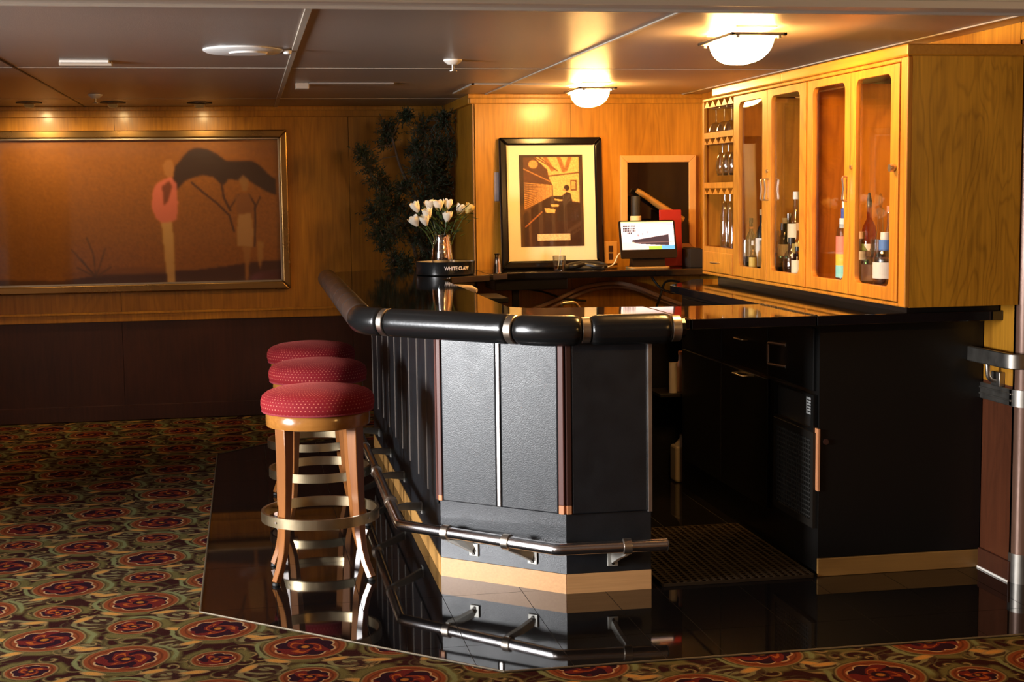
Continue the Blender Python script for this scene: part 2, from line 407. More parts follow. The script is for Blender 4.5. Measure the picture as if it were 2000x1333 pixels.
    fz = nt.nodes.new('ShaderNodeTexNoise'); fz.inputs['Scale'].default_value = 260; nt.links.new(tc.outputs['Object'], fz.inputs['Vector'])
    hs = nt.nodes.new('ShaderNodeHueSaturation'); nt.links.new(col[0], hs.inputs['Color']); nt.links.new((E(nt, fz.outputs['Fac']) * .9 + .55).v, hs.inputs['Value'])
    nt.links.new(hs.outputs[0], b.inputs['Base Color'])
    b.inputs['Roughness'].default_value = .95; b.inputs['Specular IOR Level'].default_value = .02
    bp = nt.nodes.new('ShaderNodeBump'); bp.inputs['Strength'].default_value = .5; bp.inputs['Distance'].default_value = .003
    nt.links.new(fz.outputs['Fac'], bp.inputs['Height']); nt.links.new(bp.outputs['Normal'], b.inputs['Normal'])
    return m
def velvet_material():
    m, nt, b = mk('red_dotted_velvet')
    tc = nt.nodes.new('ShaderNodeTexCoord'); sp = nt.nodes.new('ShaderNodeSeparateXYZ'); nt.links.new(tc.outputs['Object'], sp.inputs[0])
    x, y, z = (E(nt, sp.outputs[i]) for i in range(3))
    th = y.atan2(x); rr = (x * x + y * y).sqrt()
    # unrolled coordinate: down the side, then inward over the top
    s = rr * -1.0 + z * 1.0
    u = th * (84 / (2 * PI)); k = s * 62.0
    row = k._m('FLOOR'); odd = (row * .5)._m('FRACT')
    du = ((u + odd)._m('FRACT') - .5) / 1.0; dv = k._m('FRACT') - .5
    d = (du * du + dv * dv).sqrt()
    msk = d.below(.15, .1)
    nz = nt.nodes.new('ShaderNodeTexNoise'); nz.inputs['Scale'].default_value = 14; nt.links.new(tc.outputs['Object'], nz.inputs['Vector'])
    base = nt.nodes.new('ShaderNodeMix'); base.data_type = 'RGBA'; base.inputs[6].default_value = (.17, .006, .012, 1); base.inputs[7].default_value = (.26, .010, .013, 1)
    nt.links.new(nz.outputs['Fac'], base.inputs[0])
    mx = nt.nodes.new('ShaderNodeMix'); mx.data_type = 'RGBA'; nt.links.new((msk * .75).v, mx.inputs[0]); nt.links.new(base.outputs[2], mx.inputs[6]); mx.inputs[7].default_value = (.62, .20, .13, 1)
    nt.links.new(mx.outputs[2], b.inputs['Base Color']); b.inputs['Roughness'].default_value = .8
    b.inputs['Sheen Weight'].default_value = .2; b.inputs['Sheen Tint'].default_value = (1, .22, .18, 1); b.inputs['Sheen Roughness'].default_value = .4
    b.inputs['Specular IOR Level'].default_value = .2
    return m
m_carpet = carpet_material(); m_velvet = velvet_material()

# ------------------------------------------------------------------ room shell
HC = 2.24; YB = 10.72; YW = 9.434; XW = 1.4695; XR = 3.01; YR = 5.286
floor = MB().box(-6.2, 8, -4, YB + .3, -.12, -.004).build('floor', m_carpet); struct(floor, 'dark carpet with rust medallions, olive scrolls and gold buds')

tf = MB().prism([(-.222, 5.615), (.807, 4.667), (4.6, 4.667), (4.6, 9.4), (.09, 9.44), (-.222, 9.12)], -.02, -.002).build('tile_floor', m_grout)
struct(tf, 'polished black tile floor under and around the bar')
def clip_poly(poly, a, b, c):  # keep a*x+b*y<=c
    out = []
    for i in range(len(poly)):
        p, q = poly[i], poly[(i + 1) % len(poly)]; fp = a * p[0] + b * p[1] - c; fq = a * q[0] + b * q[1] - c
        if fp <= 0: out.append(p)
        if fp * fq < 0:
            t = fp / (fp - fq); out.append((p[0] + t * (q[0] - p[0]), p[1] + t * (q[1] - p[1])))
    return out
xs = [-.27, .072, .398, .724, 1.048, 1.374, 1.59, 1.92, 2.24, 2.565, 2.89, 3.215, 3.54, 3.865, 4.19, 4.6]; ys = [4.66] + [4.97 + .65 * i for i in range(8)]
gn = ((5.615 - 4.667), (.807 + .222)); gc = -(gn[0] * .807 + gn[1] * 4.667)
for i in range(len(xs) - 1):
    for j in range(len(ys) - 1):
        g = .0012
        P = [(xs[i] + g, ys[j] + g), (xs[i + 1] - g, ys[j] + g), (xs[i + 1] - g, ys[j + 1] - g), (xs[i] + g, ys[j + 1] - g)]
        for a, b_, c in ((-1, 0, .222), (0, -1, -4.667), (-gn[0], -gn[1], gc), (-1, 1, 9.342), (0, 1, 9.42)):
            P = clip_poly(P, a, b_, c)
            if not P: break
        if P and len(P) > 2: MB().prism(P, -.012, 0).build('tile', m_blackt, tf)
# pale metal edge strip between carpet and tile
e = MB()
for a, b_ in (((-.222, 9.12), (-.222, 5.615)), ((-.222, 5.615), (.807, 4.667)), ((.807, 4.667), (4.6, 4.667)), ((-.222, 9.12), (.09, 9.44))):
    e.tube([(a[0], a[1], 0), (b_[0], b_[1], 0)], .004, 6)
e.build('edge_strip', mat('tile_edge', (.13, .10, .06), rough=.5, metal=.3), tf)

ceil = MB().box(-6.2, 8, -4, YB + .3, HC + .012, HC + .15).build('ceiling', m_seam); struct(ceil, 'grey brown painted ceiling of large sheets')
cx = [-6.2, -3.73, -2.41, -1.09, .232, 1.553, 2.875, 4.2, 8]; cy = [-4, -2.3, .1, 2.6, 5.06, 7.5, 9.85, YB + .3]
for i in range(len(cx) - 1):
    for j in range(len(cy) - 1):
        MB().box(cx[i] + .003, cx[i + 1] - .003, cy[j] + .002, cy[j + 1] - .002, HC, HC + .012).build('ceiling_panel', m_ceil, ceil)
for xq, wd in ((.232, .026), (1.553, .018), (2.875, .014)):
    MB().box(xq - wd / 2, xq + wd / 2, 4.5, YB, HC - .006, HC).build('seam_strip', m_seam, ceil, bevel=.002)
for yq in (5.06, 7.5, 9.85):
    MB().box(-6, XR, yq - .003, yq + .003, HC - .002, HC).build('seam_strip', m_seam, ceil)
MB().box(-1.096, -1.084, 4.5, YB, HC - .003, HC).build('seam_strip', m_dark, ceil)
# beam crossing the ceiling near the camera
beam = MB().box(-6.2, 8, 4.33, 4.5, 2.168, HC).box(-6.2, 8, 4.325, 4.345, 2.160, 2.185).box(-6.2, 8, 4.485, 4.505, 2.160, 2.185).build('trim_1', m_cream, bevel=.003); struct(beam, 'cream painted ceiling beam across the top of the view')

# back wall (left of the bar)
wb = sempty('wall_back', 'amber veneered back wall with dark mahogany lower part', (-1, YB, 0))
xs_ = [-6.2, -3.4, -1.05, 1.30, XW]
MB().box(-6.2, 8, YB + .02, YB + .2, 0, HC).build('wall_core', m_dark, wb)
vx = [-6.2, -4.4, -2.6, -.9, .75, 1.6]
for a, b_ in zip(vx, vx[1:]):
    MB().box(a + .0015, b_ - .0015, YB, YB + .02, .78, HC).build('veneer_panel', m_wall, wb)
    MB().box(a + .0015, b_ - .0015, YB, YB + .02, 0, .715).build('dado_panel', m_mahog, wb)
MB().box(-6.2, XW, YB - .018, YB + .02, .715, .785).box(-6.2, XW, YB - .026, YB, .768, .785).build('trim_2', m_wall, wb, bevel=.003)
MB().box(-6.2, XW, YB - .03, YB + .02, HC - .075, HC).box(-6.2, XW, YB - .045, YB, HC - .03, HC).build('cornice', m_wall, wb, bevel=.004)
MB().box(-6.2, XW, YB - .02, YB, 0, .11).build('baseboard_back', m_mahog, wb, bevel=.004)
# projecting bar wall with its return
ww = sempty('wall_bar', 'glowing amber veneered wall behind the bar', (2.2, YW, 0))
MB().box(XW + .01, 8, YW + .02, YB, 0, HC).build('wall_core', m_dark, ww)
vx = [XW, 2.12, 3.01, 4.4]
for a, b_ in zip(vx, vx[1:]): MB().box(a + .001, b_ - .001, YW, YW + .02, 0, HC).build('veneer_panel', m_wall, ww)
MB().box(XW, XW + .012, YW, YB, 0, HC).build('return_panel', m_wall, ww)
MB().box(XW - .006, XW + .006, YW - .006, YW + .02, 0, HC - .06).build('corner_bead', m_skirtd, ww, bevel=.002)
MB().box(XW - .02, XR, YW - .02, YW, HC - .062, HC).box(XW - .035, XR, YW - .04, YW, HC - .028, HC).box(XW - .03, XW, YW, YB, HC - .062, HC).build('cornice', m_wall, ww, bevel=.004)
# a metal guide strip on the ceiling in front of the bar wall
MB().box(1.32, 2.05, 8.50, 8.515, HC - .008, HC).box(1.32, 1.335, 8.5, 9.3, HC - .008, HC).build('ceiling_strip', m_seam, ceil)

# right wall, its rounded corner and the part turning to face the room
wr = sempty('wall_right', 'right wall beside the bar unit, amber above and mahogany below', (XR, 6, 0))
MB().box(XR + .02, XR + .2, YR + .06, YB, 0, HC).build('wall_core', m_dark, wr)
MB().box(XR, XR + .02, YR + .035, 7.3, .80, HC).build('veneer_panel', m_wall, wr)
MB().box(XR, XR + .02, 7.302, YB, .0, HC).build('veneer_panel', m_wall, wr)
MB().box(XR, XR + .02, YR + .035, 7.3, .0, .80).build('dado_panel', m_mahogr, wr)
wf = sempty('wall_front', 'wood wall turning towards the room at the right edge', (3.3, YR, 0))
MB().box(XR + .05, 8, YR - .02, YR + .2, .80, HC).build('veneer_panel', m_wall, wf)
MB().box(XR + .05, 8, YR - .02, YR + .2, 0, .80).build('dado_panel', m_mahogr, wf)
def quarter(z0, z1, r, mt, nm, par, out=0):
    pts = [(XR - out, YR + .05), (XR - out, YR + .03)]
    c = (XR + .05, YR + .03)
    pts = [(c[0] - (r + out) * math.cos(a), c[1] - (r + out) * math.sin(a)) for a in [PI / 2 * k / 8 for k in range(9)]]
    poly = [(XR + .02, YR + .06)] if False else []
    poly = pts + [(c[0], c[1] + .02), (c[0] - r - out, c[1] + .02)]
    return MB().prism(poly, z0, z1).build(nm, mt, par, smooth=True)
m_corner = mat('corner_bronze', (.16, .08, .05), rough=.35, metal=.3, var=.12)
quarter(.12, HC, .05, m_corner, 'corner_post', wf)
quarter(0, .12, .05, m_pewter, 'corner_foot', wf, .003)
MB().box(XR - .012, XR, YR + .03, 5.57, 0, .085).build('baseboard_right', m_mahog, wr, bevel=.003)
MB().box(XR - .016, XR - .012, YR + .03, 5.57, 0, .008).build('baseboard_edge', m_cream, wr)
MB().box(XR - .014, XR, YR + .03, 5.60, .722, .79).box(XR - .02, XR, YR + .03, 5.60, .740, .748).box(XR - .02, XR, YR + .03, 5.60, .766, .774).build('trim_3', m_pewter, wr, bevel=.002)
quarter(.722, .79, .05, m_pewter, 'trim_4', wf, .014)
MB().box(XR - .01, 8, YR - .03, YR + .03, HC - .07, HC).build('cornice', m_wall, wf, bevel=.004)

# left wall with two windows, rear wall (both outside the picture, seen in reflections)
wl = sempty('wall_left', 'left wall with two windows, outside the view', (-6, 3, 0))
for y0, y1, z0, z1 in ((-4, YB, 0, .85), (-4, YB, 2.05, HC), (-4, -.9, .85, 2.05), (1.3, 2.65, .85, 2.05), (4.85, YB, .85, 2.05)):
    MB().box(-6.1, -6, y0, y1, z0, z1).build('veneer_panel', m_mahogr, wl)
for n, yc in enumerate((3.75, .2)):
    wn = MB()
    wn.box(-6.08, -5.97, yc - 1.1, yc - 1.04, .85, 2.05).box(-6.08, -5.97, yc + 1.04, yc + 1.1, .85, 2.05).box(-6.08, -5.97, yc - 1.1, yc + 1.1, .85, .91).box(-6.08, -5.97, yc - 1.1, yc + 1.1, 1.99, 2.05)
    struct(wn.build('window_%d' % (n + 1), m_mahogr, None, bevel=.004), 'window in the left wall letting daylight in')
pt_ = sempty('shade_partition', 'partition added outside the view to keep window light off the back', (-4.5, 5.1, 0))
MB().box(-6, -4.0, 5.15, 5.25, 0, HC).build('partition_panel', m_mahogr, pt_)  # unseen panel added to keep window light off the back wall and carpet
wbk = sempty('wall_rear', 'rear wall of the room behind the viewpoint', (0, -4, 0))
MB().box(-6.2, 8, -4.1, -4, 0, .78).build('dado_panel', m_mahog, wbk)
MB().box(-6.2, 8, -4.1, -4, .78, HC).build('veneer_panel', mat('dark_veneer', (.10, .045, .01), rough=.6), wbk)
wrr = MB().box(7.9, 8.1, -4, YB, 0, HC).build('wall_far_right', mat('far_dark', (.06, .04, .025), rough=.7)); struct(wrr, 'far right wall outside the view')

# ------------------------------------------------------------------ ceiling lamps
m_dome = mat('glowing_opal_glass', (.9, .8, .6), rough=.3, emit=(1.0, .53, .15), es=130)
def make_lamp(label, loc):
    t = thing('ceiling_lamp', label, 'lamp', loc, 0, 'square opal ceiling lamps')
    f = MB()
    W, L = .115, .215
    f.box(-W, W, -L, -L + .016, -.040, -.028).box(-W, W, L - .016, L, -.040, -.028).box(-W, -W + .016, -L, L, -.040, -.028).box(W - .016, W, -L, L, -.040, -.028)
    f.build('frame', m_pewter, t, bevel=.003, local=True)
    MB().box(-W + .03, W - .03, -L + .03, L - .03, -.006, 0).build('backplate', m_white, t, local=True)
    for sx in (-1, 1):
        for sy in (-1, 1): MB().lathe([(.008, -.050), (.008, -.038)], (sx * (W - .03), sy * (L - .008), 0), 8).build('knob', m_pewter, t, local=True)
    prof = MB(); n = 28; vs = []; fs = []; R = 9
    for j in range(R + 1):
        a = PI / 2 * j / R; s = math.cos(a) ** .75; z = -.034 - .10 * math.sin(a)
        for i in range(n):
            q = 2 * PI * i / n; ex = .55
            vs.append((.098 * s * math.copysign(abs(math.cos(q)) ** ex, math.cos(q)), .195 * s * math.copysign(abs(math.sin(q)) ** ex, math.sin(q)), z))
    for j in range(R):
        for i in range(n): fs.append((j * n + i, j * n + (i + 1) % n, (j + 1) * n + (i + 1) % n, (j + 1) * n + i))
    fs.append(tuple(range(n))); prof.add(vs, fs).build('shade', m_dome, t, smooth=True, local=True)
    return t
lamp = make_lamp('glowing opal ceiling lamp nearest the wall cabinet, larger in view', (1.99, 5.70, HC))
dup(lamp, (2.05, 8.59, HC), 0, 'glowing opal ceiling lamp above the black framed photograph, smaller in view')

# fixtures on the ceiling
o = thing('ceiling_speaker', 'round white ceiling disc with a raised centre', 'ceiling fixture', (.01, 6.57, HC))
MB().lathe([(.175, 0), (.175, -.006), (.16, -.014), (.0, -.016)], (0.01, 6.57, HC), 32, caps=False).build('rim', m_white, o, smooth=True)
MB().lathe([(.085, -.014), (.08, -.022), (.0, -.024)], (0.03, 6.55, HC), 28, caps=False).build('disc', m_white, o, smooth=True)
tag(MB().lathe([(.02, 0), (.016, -.02), (.0, -.022)], (.20, 6.56, HC), 12, caps=False).build('ceiling_button', m_white, smooth=True), 'tiny white button beside the round ceiling disc', 'ceiling fixture')
o = thing('exit_light', 'small flat beige box on the ceiling left of the round disc', 'ceiling fixture', (-.73, 7.2, HC))
MB().box(-.84, -.60, 7.15, 7.20, HC - .022, HC).build('case', m_off, o, bevel=.003)
MB().box(-.83, -.61, 7.10, 7.15, HC - .012, HC).build('lens', m_cream, o, bevel=.002)
o = thing('conduit_box', 'small grey junction box with a long flat cover strip on the ceiling', 'ceiling fixture', (.36, 8.5, HC))
MB().box(.30, .375, 8.46, 8.55, HC - .035, HC).build('box', m_off, o, bevel=.004)
MB().box(.375, .86, 8.44, 8.62, HC - .010, HC).build('cover', m_ceil, o, bevel=.003)
def sprinkler(x, y, label):
    t = thing('sprinkler', label, 'sprinkler', (x, y, HC), 0, 'ceiling sprinklers')
    MB().lathe([(.045, 0), (.045, -.006), (.025, -.022), (.012, -.024)], (0, 0, 0), 18).build('cup', m_cream, t, smooth=True, local=True)
    MB().lathe([(.006, -.022), (.006, -.05), (.02, -.052), (.02, -.055)], (0, 0, 0), 10).build('head', m_pewter, t, local=True)
    return t
s0 = sprinkler(-.90, 9.45, 'ceiling sprinkler above the mural, near the left seam')
dup(s0, (1.0, 7.02, HC), 0, 'ceiling sprinkler between the round disc and the lamps')
def spot(x, y, label):
    t = thing('spotlight', label, 'spotlight', (x, y, HC), 0, 'small eyeball spotlights over the mural')
    MB().lathe([(.085, 0), (.085, -.008), (.06, -.014), (.045, -.014)], (0, 0, 0), 20).build('ring', m_dark, t, smooth=True, local=True)
    MB().lathe([(.036, -.01), (.034, -.026), (.024, -.036), (.0, -.037)], (0, 0, 0), 16, caps=False).build('eyeball', mat('spot_bulb', (.05, .035, .02), rough=.3, metal=.6, emit=(1, .45, .12), es=.08), t, smooth=True, local=True)
    return t
s0 = spot(-1.40, 10.2, 'eyeball spotlight over the mural, farthest left')
dup(s0, (-.86, 10.2, HC), 0, 'eyeball spotlight over the mural, beside the sprinkler')
dup(s0, (-.29, 10.25, HC), 0, 'eyeball spotlight over the mural, rightmost of three')
for k, xq in enumerate((-1.40, -.86, -.29)):
    d = bpy.data.lights.new('spot_glow', 'SPOT'); d.energy = (26, 13, 13)[k]; d.color = (1, .68, .30); d.spot_size = 2.5; d.spot_blend = 1; d.shadow_soft_size = .03
    l = bpy.data.objects.new('spot_glow', d); COL.objects.link(l); l.location = (xq, 10.30, HC - .05); l.rotation_euler = (.5, 0, 0)

# ------------------------------------------------------------------ the mural
o = thing('framed_mural', 'long bronze framed mural of two figures, a dark tree and dark ground', 'picture', (-1.5, YB - .02, .90))
X0, X1, Z0, Z1 = -3.6, .305, .925, 2.072
f = MB(); fy0, fy1 = YB - .055, YB - .0; fw_ = .055
mitred(X0, X1, Z0, Z1, fw_, fy0, fy1, m_gold, o, .010)
i_ = .012
for (a, b_, c, d) in ((X0 + fw_, X1 - fw_, Z1 - fw_ - i_, Z1 - fw_), (X0 + fw_, X1 - fw_, Z0 + fw_, Z0 + fw_ + i_), (X1 - fw_ - i_, X1 - fw_, Z0 + fw_, Z1 - fw_)):
    MB().box(a, b_, fy0 + .012, fy1, c, d).build('inner_bead', m_ring, o, bevel=.002)
def paint_mural(u, v):
    X = X0 + u * (X1 - X0); Z = Z1 - v * (Z1 - Z0); x = (X + 1.728) * 279.7; y = 256 + (2.072 - Z) * 268.7
    rng = np.random.RandomState(3); img = np.zeros(x.shape + (3,)) + np.array((140, 84, 18)) / 255.
    n = soft(rng.rand(*x.shape), 2) - .5; img *= (1 + n * .22)[..., None]
    ground = pip(x, y, [(-900, 560), (-900, 540), (0, 536), (120, 540), (200, 528), (260, 528), (380, 524), (440, 518), (500, 510), (640, 506), (640, 600), (-900, 600)])
    img = lay(img, soft(ground, 3), (62, 32, 12), .92)
    horiz = pip(x, y, [(120, 528), (180, 520), (260, 516), (330, 520), (330, 530), (120, 532)]); img = lay(img, soft(horiz, 4), (120, 70, 18), .7)
    can = pip(x, y, [(342, 345), (345, 325), (360, 310), (372, 296), (388, 289), (410, 292), (430, 302), (445, 314), (470, 316), (500, 316), (515, 325), (528, 340), (545, 352), (545, 382), (525, 374), (505, 362), (490, 352), (470, 352), (450, 350), (440, 362), (428, 352), (420, 345), (400, 341), (380, 346), (365, 352), (352, 366), (345, 372), (338, 360)])
    img = lay(img, soft(can, 3), (46, 22, 12), .95)
    for pts, wd in (([(378, 356), (400, 375), (425, 395), (450, 420), (458, 450)], 2.0), ([(436, 355), (440, 385), (452, 410)], 2.2), ([(490, 380), (502, 400), (500, 450), (498, 480)], 2), ([(512, 385), (500, 410)], 1.5), ([(452, 405), (470, 380)], 1.5)):
        img = lay(img, soft(stroke(x, y, pts, wd), 1), (62, 30, 12), .85)
    # agave plant
    for pts in ([(185, 534), (140, 480)], [(185, 534), (158, 500)], [(185, 534), (182, 490), (170, 458)], [(185, 534), (196, 505), (205, 480)], [(185, 534), (215, 515)], [(185, 534), (150, 515)], [(190, 534), (230, 532)]):
        img = lay(img, soft(stroke(x, y, pts, 1.4), 1), (80, 50, 18), .7)
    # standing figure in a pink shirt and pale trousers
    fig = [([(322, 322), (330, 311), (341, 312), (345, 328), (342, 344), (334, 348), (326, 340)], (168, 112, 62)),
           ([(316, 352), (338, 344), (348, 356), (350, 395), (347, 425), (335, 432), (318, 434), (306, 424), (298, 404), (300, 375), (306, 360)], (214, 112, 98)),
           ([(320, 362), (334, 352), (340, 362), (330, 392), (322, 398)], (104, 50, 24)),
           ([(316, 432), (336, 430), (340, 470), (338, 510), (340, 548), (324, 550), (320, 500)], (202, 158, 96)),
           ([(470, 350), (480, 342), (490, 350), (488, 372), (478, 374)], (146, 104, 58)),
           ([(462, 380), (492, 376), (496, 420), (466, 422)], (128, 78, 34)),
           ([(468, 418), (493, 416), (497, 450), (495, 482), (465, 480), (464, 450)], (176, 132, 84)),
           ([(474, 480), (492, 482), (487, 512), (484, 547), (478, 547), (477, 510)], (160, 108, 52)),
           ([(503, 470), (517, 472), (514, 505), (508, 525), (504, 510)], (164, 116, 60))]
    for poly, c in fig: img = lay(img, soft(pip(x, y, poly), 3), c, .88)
    return img
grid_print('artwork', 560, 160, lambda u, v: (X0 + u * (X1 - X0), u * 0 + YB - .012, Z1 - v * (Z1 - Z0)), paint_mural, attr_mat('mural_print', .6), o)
MB().box(X0 + fw_, X1 - fw_, YB - .026, YB - .022, Z0 + fw_, Z1 - fw_).build('glass', thin_glass('mural_glass', (1, 1, 1), .10, .05), o)

# wood columns read off the mural glass, placed unseen to shade the right wall
o = sempty('trim_5', 'amber wood clad column left of the view, placed to block window light', (-2.3, 3.85, 0))
MB().box(-2.66, -2.40, 3.55, 4.35, 0, HC).build('column_board', m_cab, o, bevel=.005)
MB().box(-2.38, -2.04, 3.60, 4.35, 0, HC).build('column_board', m_cab, o, bevel=.005)

# ------------------------------------------------------------------ BAR peninsula
A = Vector((.764, 5.943)); B = Vector((1.216, 5.55)); Cc = Vector((1.565, 5.55)); D2 = Vector((.764, 9.40))
ab = (B - A).normalized(); nab = Vector((-.656, -.754)); nab = Vector((ab.y, -ab.x)); 
if nab.y > 0: nab = -nab
bar = thing('bar_counter', 'black panelled bar front with steel and copper strips on oak skirting', 'bar counter', (1.1, 6.2, 0))
core = MB(); core.prism([(A.x + .012, A.y + .006), (B.x + .004, B.y + .012), (Cc.x - .001, Cc.y + .012), (Cc.x, 6.1), (1.10, 6.3), (1.10, 9.2), (D2.x + .012, 9.2)], .0, 1.055)
core.build('carcass', m_black, bar)
# skirting
MB().slab(A, B, nab, .004, 0, .079).build('skirting', m_skirt, bar)
MB().slab(B, Cc, (0, -1), .004, 0, .079).build('skirting', m_skirt, bar)
MB().slab(A, (.764, 9.2), (-1, 0), .004, 0, .079).build('skirting', wood('skirting_side', (.42, .20, .055), (.66, .35, .10), rough=.45, coat=.1, axis='y', figure=.2, fine=90), bar)
# lower plain boards, flush with the skirting
MB().slab(A, B, -nab, .010, .080, .322).build('kick_board', m_lea, bar)
MB().slab(B, Cc, Vector((0, 1)), .010, .080, .322).build('kick_board', m_lea, bar)
MB().slab(A, (.764, 9.2), Vector((1, 0)), .010, .080, .30).build('kick_board', m_lea, bar)
def onab(t): return A + ab * t
Lab = (B - A).length
MB().slab(onab(.022), onab(.286), nab, .014, .324, 1.03).build('panel', m_lea, bar, bevel=.006)
MB().slab(onab(.308), onab(.572), nab, .014, .324, 1.03).build('panel', m_lea, bar, bevel=.006)
MB().slab((B.x + .024, B.y), (1.547, B.y), (0, -1), .012, .324, 1.03).build('panel', m_lea, bar, bevel=.005)
MB().slab(onab(.0), onab(.020), nab, .017, .345, 1.03).build('strip', m_cop, bar, bevel=.003)['label'] = 'copper brown strip'
MB().slab(onab(.0), onab(.020), nab, .0165, .324, .375).build('strip_end', m_copl, bar, bevel=.003)
MB().slab(onab(.288), onab(.306), nab, .017, .326, 1.03).build('strip', m_steelb, bar, bevel=.003)['label'] = 'bright steel strip'
MB().slab(onab(.574), onab(Lab), nab, .017, .36, 1.03).build('strip', m_cop, bar, bevel=.003)['label'] = 'copper brown strip'
MB().slab(onab(.574), onab(Lab), nab, .0165, .324, .36).build('strip_end', m_copl, bar, bevel=.003)
MB().slab((B.x, B.y), (B.x + .022, B.y), (0, -1), .014, .36, 1.03).build('strip', m_dbr, bar, bevel=.003)['label'] = 'dark brown strip'
MB().slab((B.x, B.y), (B.x + .022, B.y), (0, -1), .0135, .324, .36).build('strip_end', m_copl, bar, bevel=.003)
MB().slab((1.549, B.y), (1.568, B.y), (0, -1), .016, .318, 1.03).build('strip', m_steelb, bar, bevel=.003)['label'] = 'bright steel strip'
MB().slab((A.x, A.y), (A.x, A.y + .018), (-1, 0), .015, .324, 1.03).build('strip', m_cop, bar, bevel=.003)
m_gst = mat('dull_grey_strip', (.16, .13, .11), rough=.45, metal=.4)
seams = [5.965, 6.28, 6.63, 6.98, 7.33, 7.68, 8.03, 8.38, 8.73, 9.08]
for a, b_ in zip(seams, seams[1:]):
    MB().slab((.764, a + .003), (.764, b_ - .012), (-1, 0), .010, .302, 1.03).build('board', m_lea, bar, bevel=.004)
    MB().slab((.764, b_ - .008), (.764, b_ + .001), (-1, 0), .014, .302, 1.03).build('strip', m_gst, bar, bevel=.002)

top = MB(); top.prism([(.50, 9.46), (.50, 6.20), (1.14, 5.47), (1.69, 5.42), (1.69, 6.10), (1.20, 6.18), (1.125, 6.28), (1.125, 8.45), (1.20, 8.62), (1.462, 8.80), (1.462, 9.93), (1.16, 9.92)], 1.06, 1.10)
tag(top.build('worktop', m_top, bevel=.004), 'glossy black bar top running back from the padded rail', 'worktop')
fl = thing('counter_flap', 'glossy black lift-up flap bridging bar and back counter', 'worktop', (1.95, 5.8, 1.06))
MB().box(1.695, 2.208, 5.42, 6.06, 1.06, 1.10).build('board', m_top, fl, bevel=.003)
MB().tube([(2.209, 5.42, 1.099), (2.209, 6.06, 1.099)], .004, 8).build('piano_hinge', m_dark, fl)
h = MB()
for k in range(30): h.box(2.203, 2.215, 5.43 + k * .021, 5.44 + k * .021, 1.098, 1.1045)
h.build('hinge_knuckles', m_brass, fl)

# padded arm rail
def path_fillet(pts, r=.05, n=8):
    pts = [Vector(p) for p in pts]; out = [pts[0]]
    for i in range(1, len(pts) - 1):
        a = (pts[i - 1] - pts[i]).normalized(); b_ = (pts[i + 1] - pts[i]).normalized()
        p0 = pts[i] + a * r; p2 = pts[i] + b_ * r
        for k in range(n + 1):
            t = k / n; out.append(p0 * (1 - t) ** 2 + pts[i] * 2 * t * (1 - t) + p2 * t * t)
    out.append(pts[-1]); return out
def arcs(path):
    s = [0]
    for a, b_ in zip(path, path[1:]): s.append(s[-1] + (b_ - a).length)
    return s
def at_s(path, S, s):
    s = max(0, min(S[-1], s))
    for i in range(len(S) - 1):
        if s <= S[i + 1]: return path[i].lerp(path[i + 1], (s - S[i]) / (S[i + 1] - S[i] + 1e-12))
    return path[-1]
ZR = 1.066; RR = .060
rp = path_fillet([(.50, 9.38, ZR), (.475, 6.16, ZR), (1.135, 5.462, ZR), (1.668, 5.435, ZR)], .09)
RS = arcs(rp); sN = RS[-1]
def s_near(x, y): return min((((at_s(rp, RS, k * sN / 900) - Vector((x, y, ZR))).length), k * sN / 900) for k in range(901))[1]
rail = thing('padded_rail', 'padded black leather arm rail with nickel rings along the bar edge', 'rail', (1.1, 5.6, ZR))
def pad(s0, s1, mt, r=RR, dent=.012):
    n = max(6, int((s1 - s0) / .035)); pts = [at_s(rp, RS, s0)]; rs = [r * .72]
    for q, rr_ in ((.10, .85), (.35, .94), (.7, .985), (1, 1)): pts.append(at_s(rp, RS, s0 + dent * q * 1.6)); rs.append(r * rr_)
    for k in range(1, n): pts.append(at_s(rp, RS, s0 + .02 + (s1 - s0 - .04) * k / n)); rs.append(r)
    for q, rr_ in ((1, 1), (.7, .985), (.35, .94), (.10, .85)): pts.append(at_s(rp, RS, s1 - dent * q * 1.6)); rs.append(r * rr_)
    pts.append(at_s(rp, RS, s1)); rs.append(r * .72)
    return MB().tube(pts, rs, 28).build('pad', mt, rail, smooth=True)
def ring(s, wd=.030, r=.0585):
    pts = [at_s(rp, RS, s - wd / 2), at_s(rp, RS, s - wd / 2 + .003), at_s(rp, RS, s + wd / 2 - .003), at_s(rp, RS, s + wd / 2)]
    return MB().tube(pts, [r - .003, r, r, r - .003], 28).build('ring', m_ring, rail, smooth=True)
r1 = s_near(.565, 6.06); r2 = s_near(1.018, 5.575); r3_ = s_near(1.275, 5.45); r4 = sN - .035
sA = s_near(.475, 6.32)
lim = [0, .55, 1.05, 1.5, 1.92, 2.30, 2.65, sA]
for a, b_ in zip(lim, lim[1:]): pad(a + .003, b_ - .003, m_padb)
pad(sA + .003, r1 - .018, m_pad); ring(r1)
pad(r1 + .018, r2 - .018, m_pad); ring(r2, .036); pad(r2 + .02, r3_ - .02, m_pad, dent=.02); ring(r3_, .034, .050); pad(r3_ + .02, r4 - .018, m_pad, dent=.02); ring(r4, .036, .052)
MB().tube([at_s(rp, RS, k * sN / 60) - Vector((0, 0, .0)) for k in range(61)], .040, 10).build('core_tube', m_black, rail)

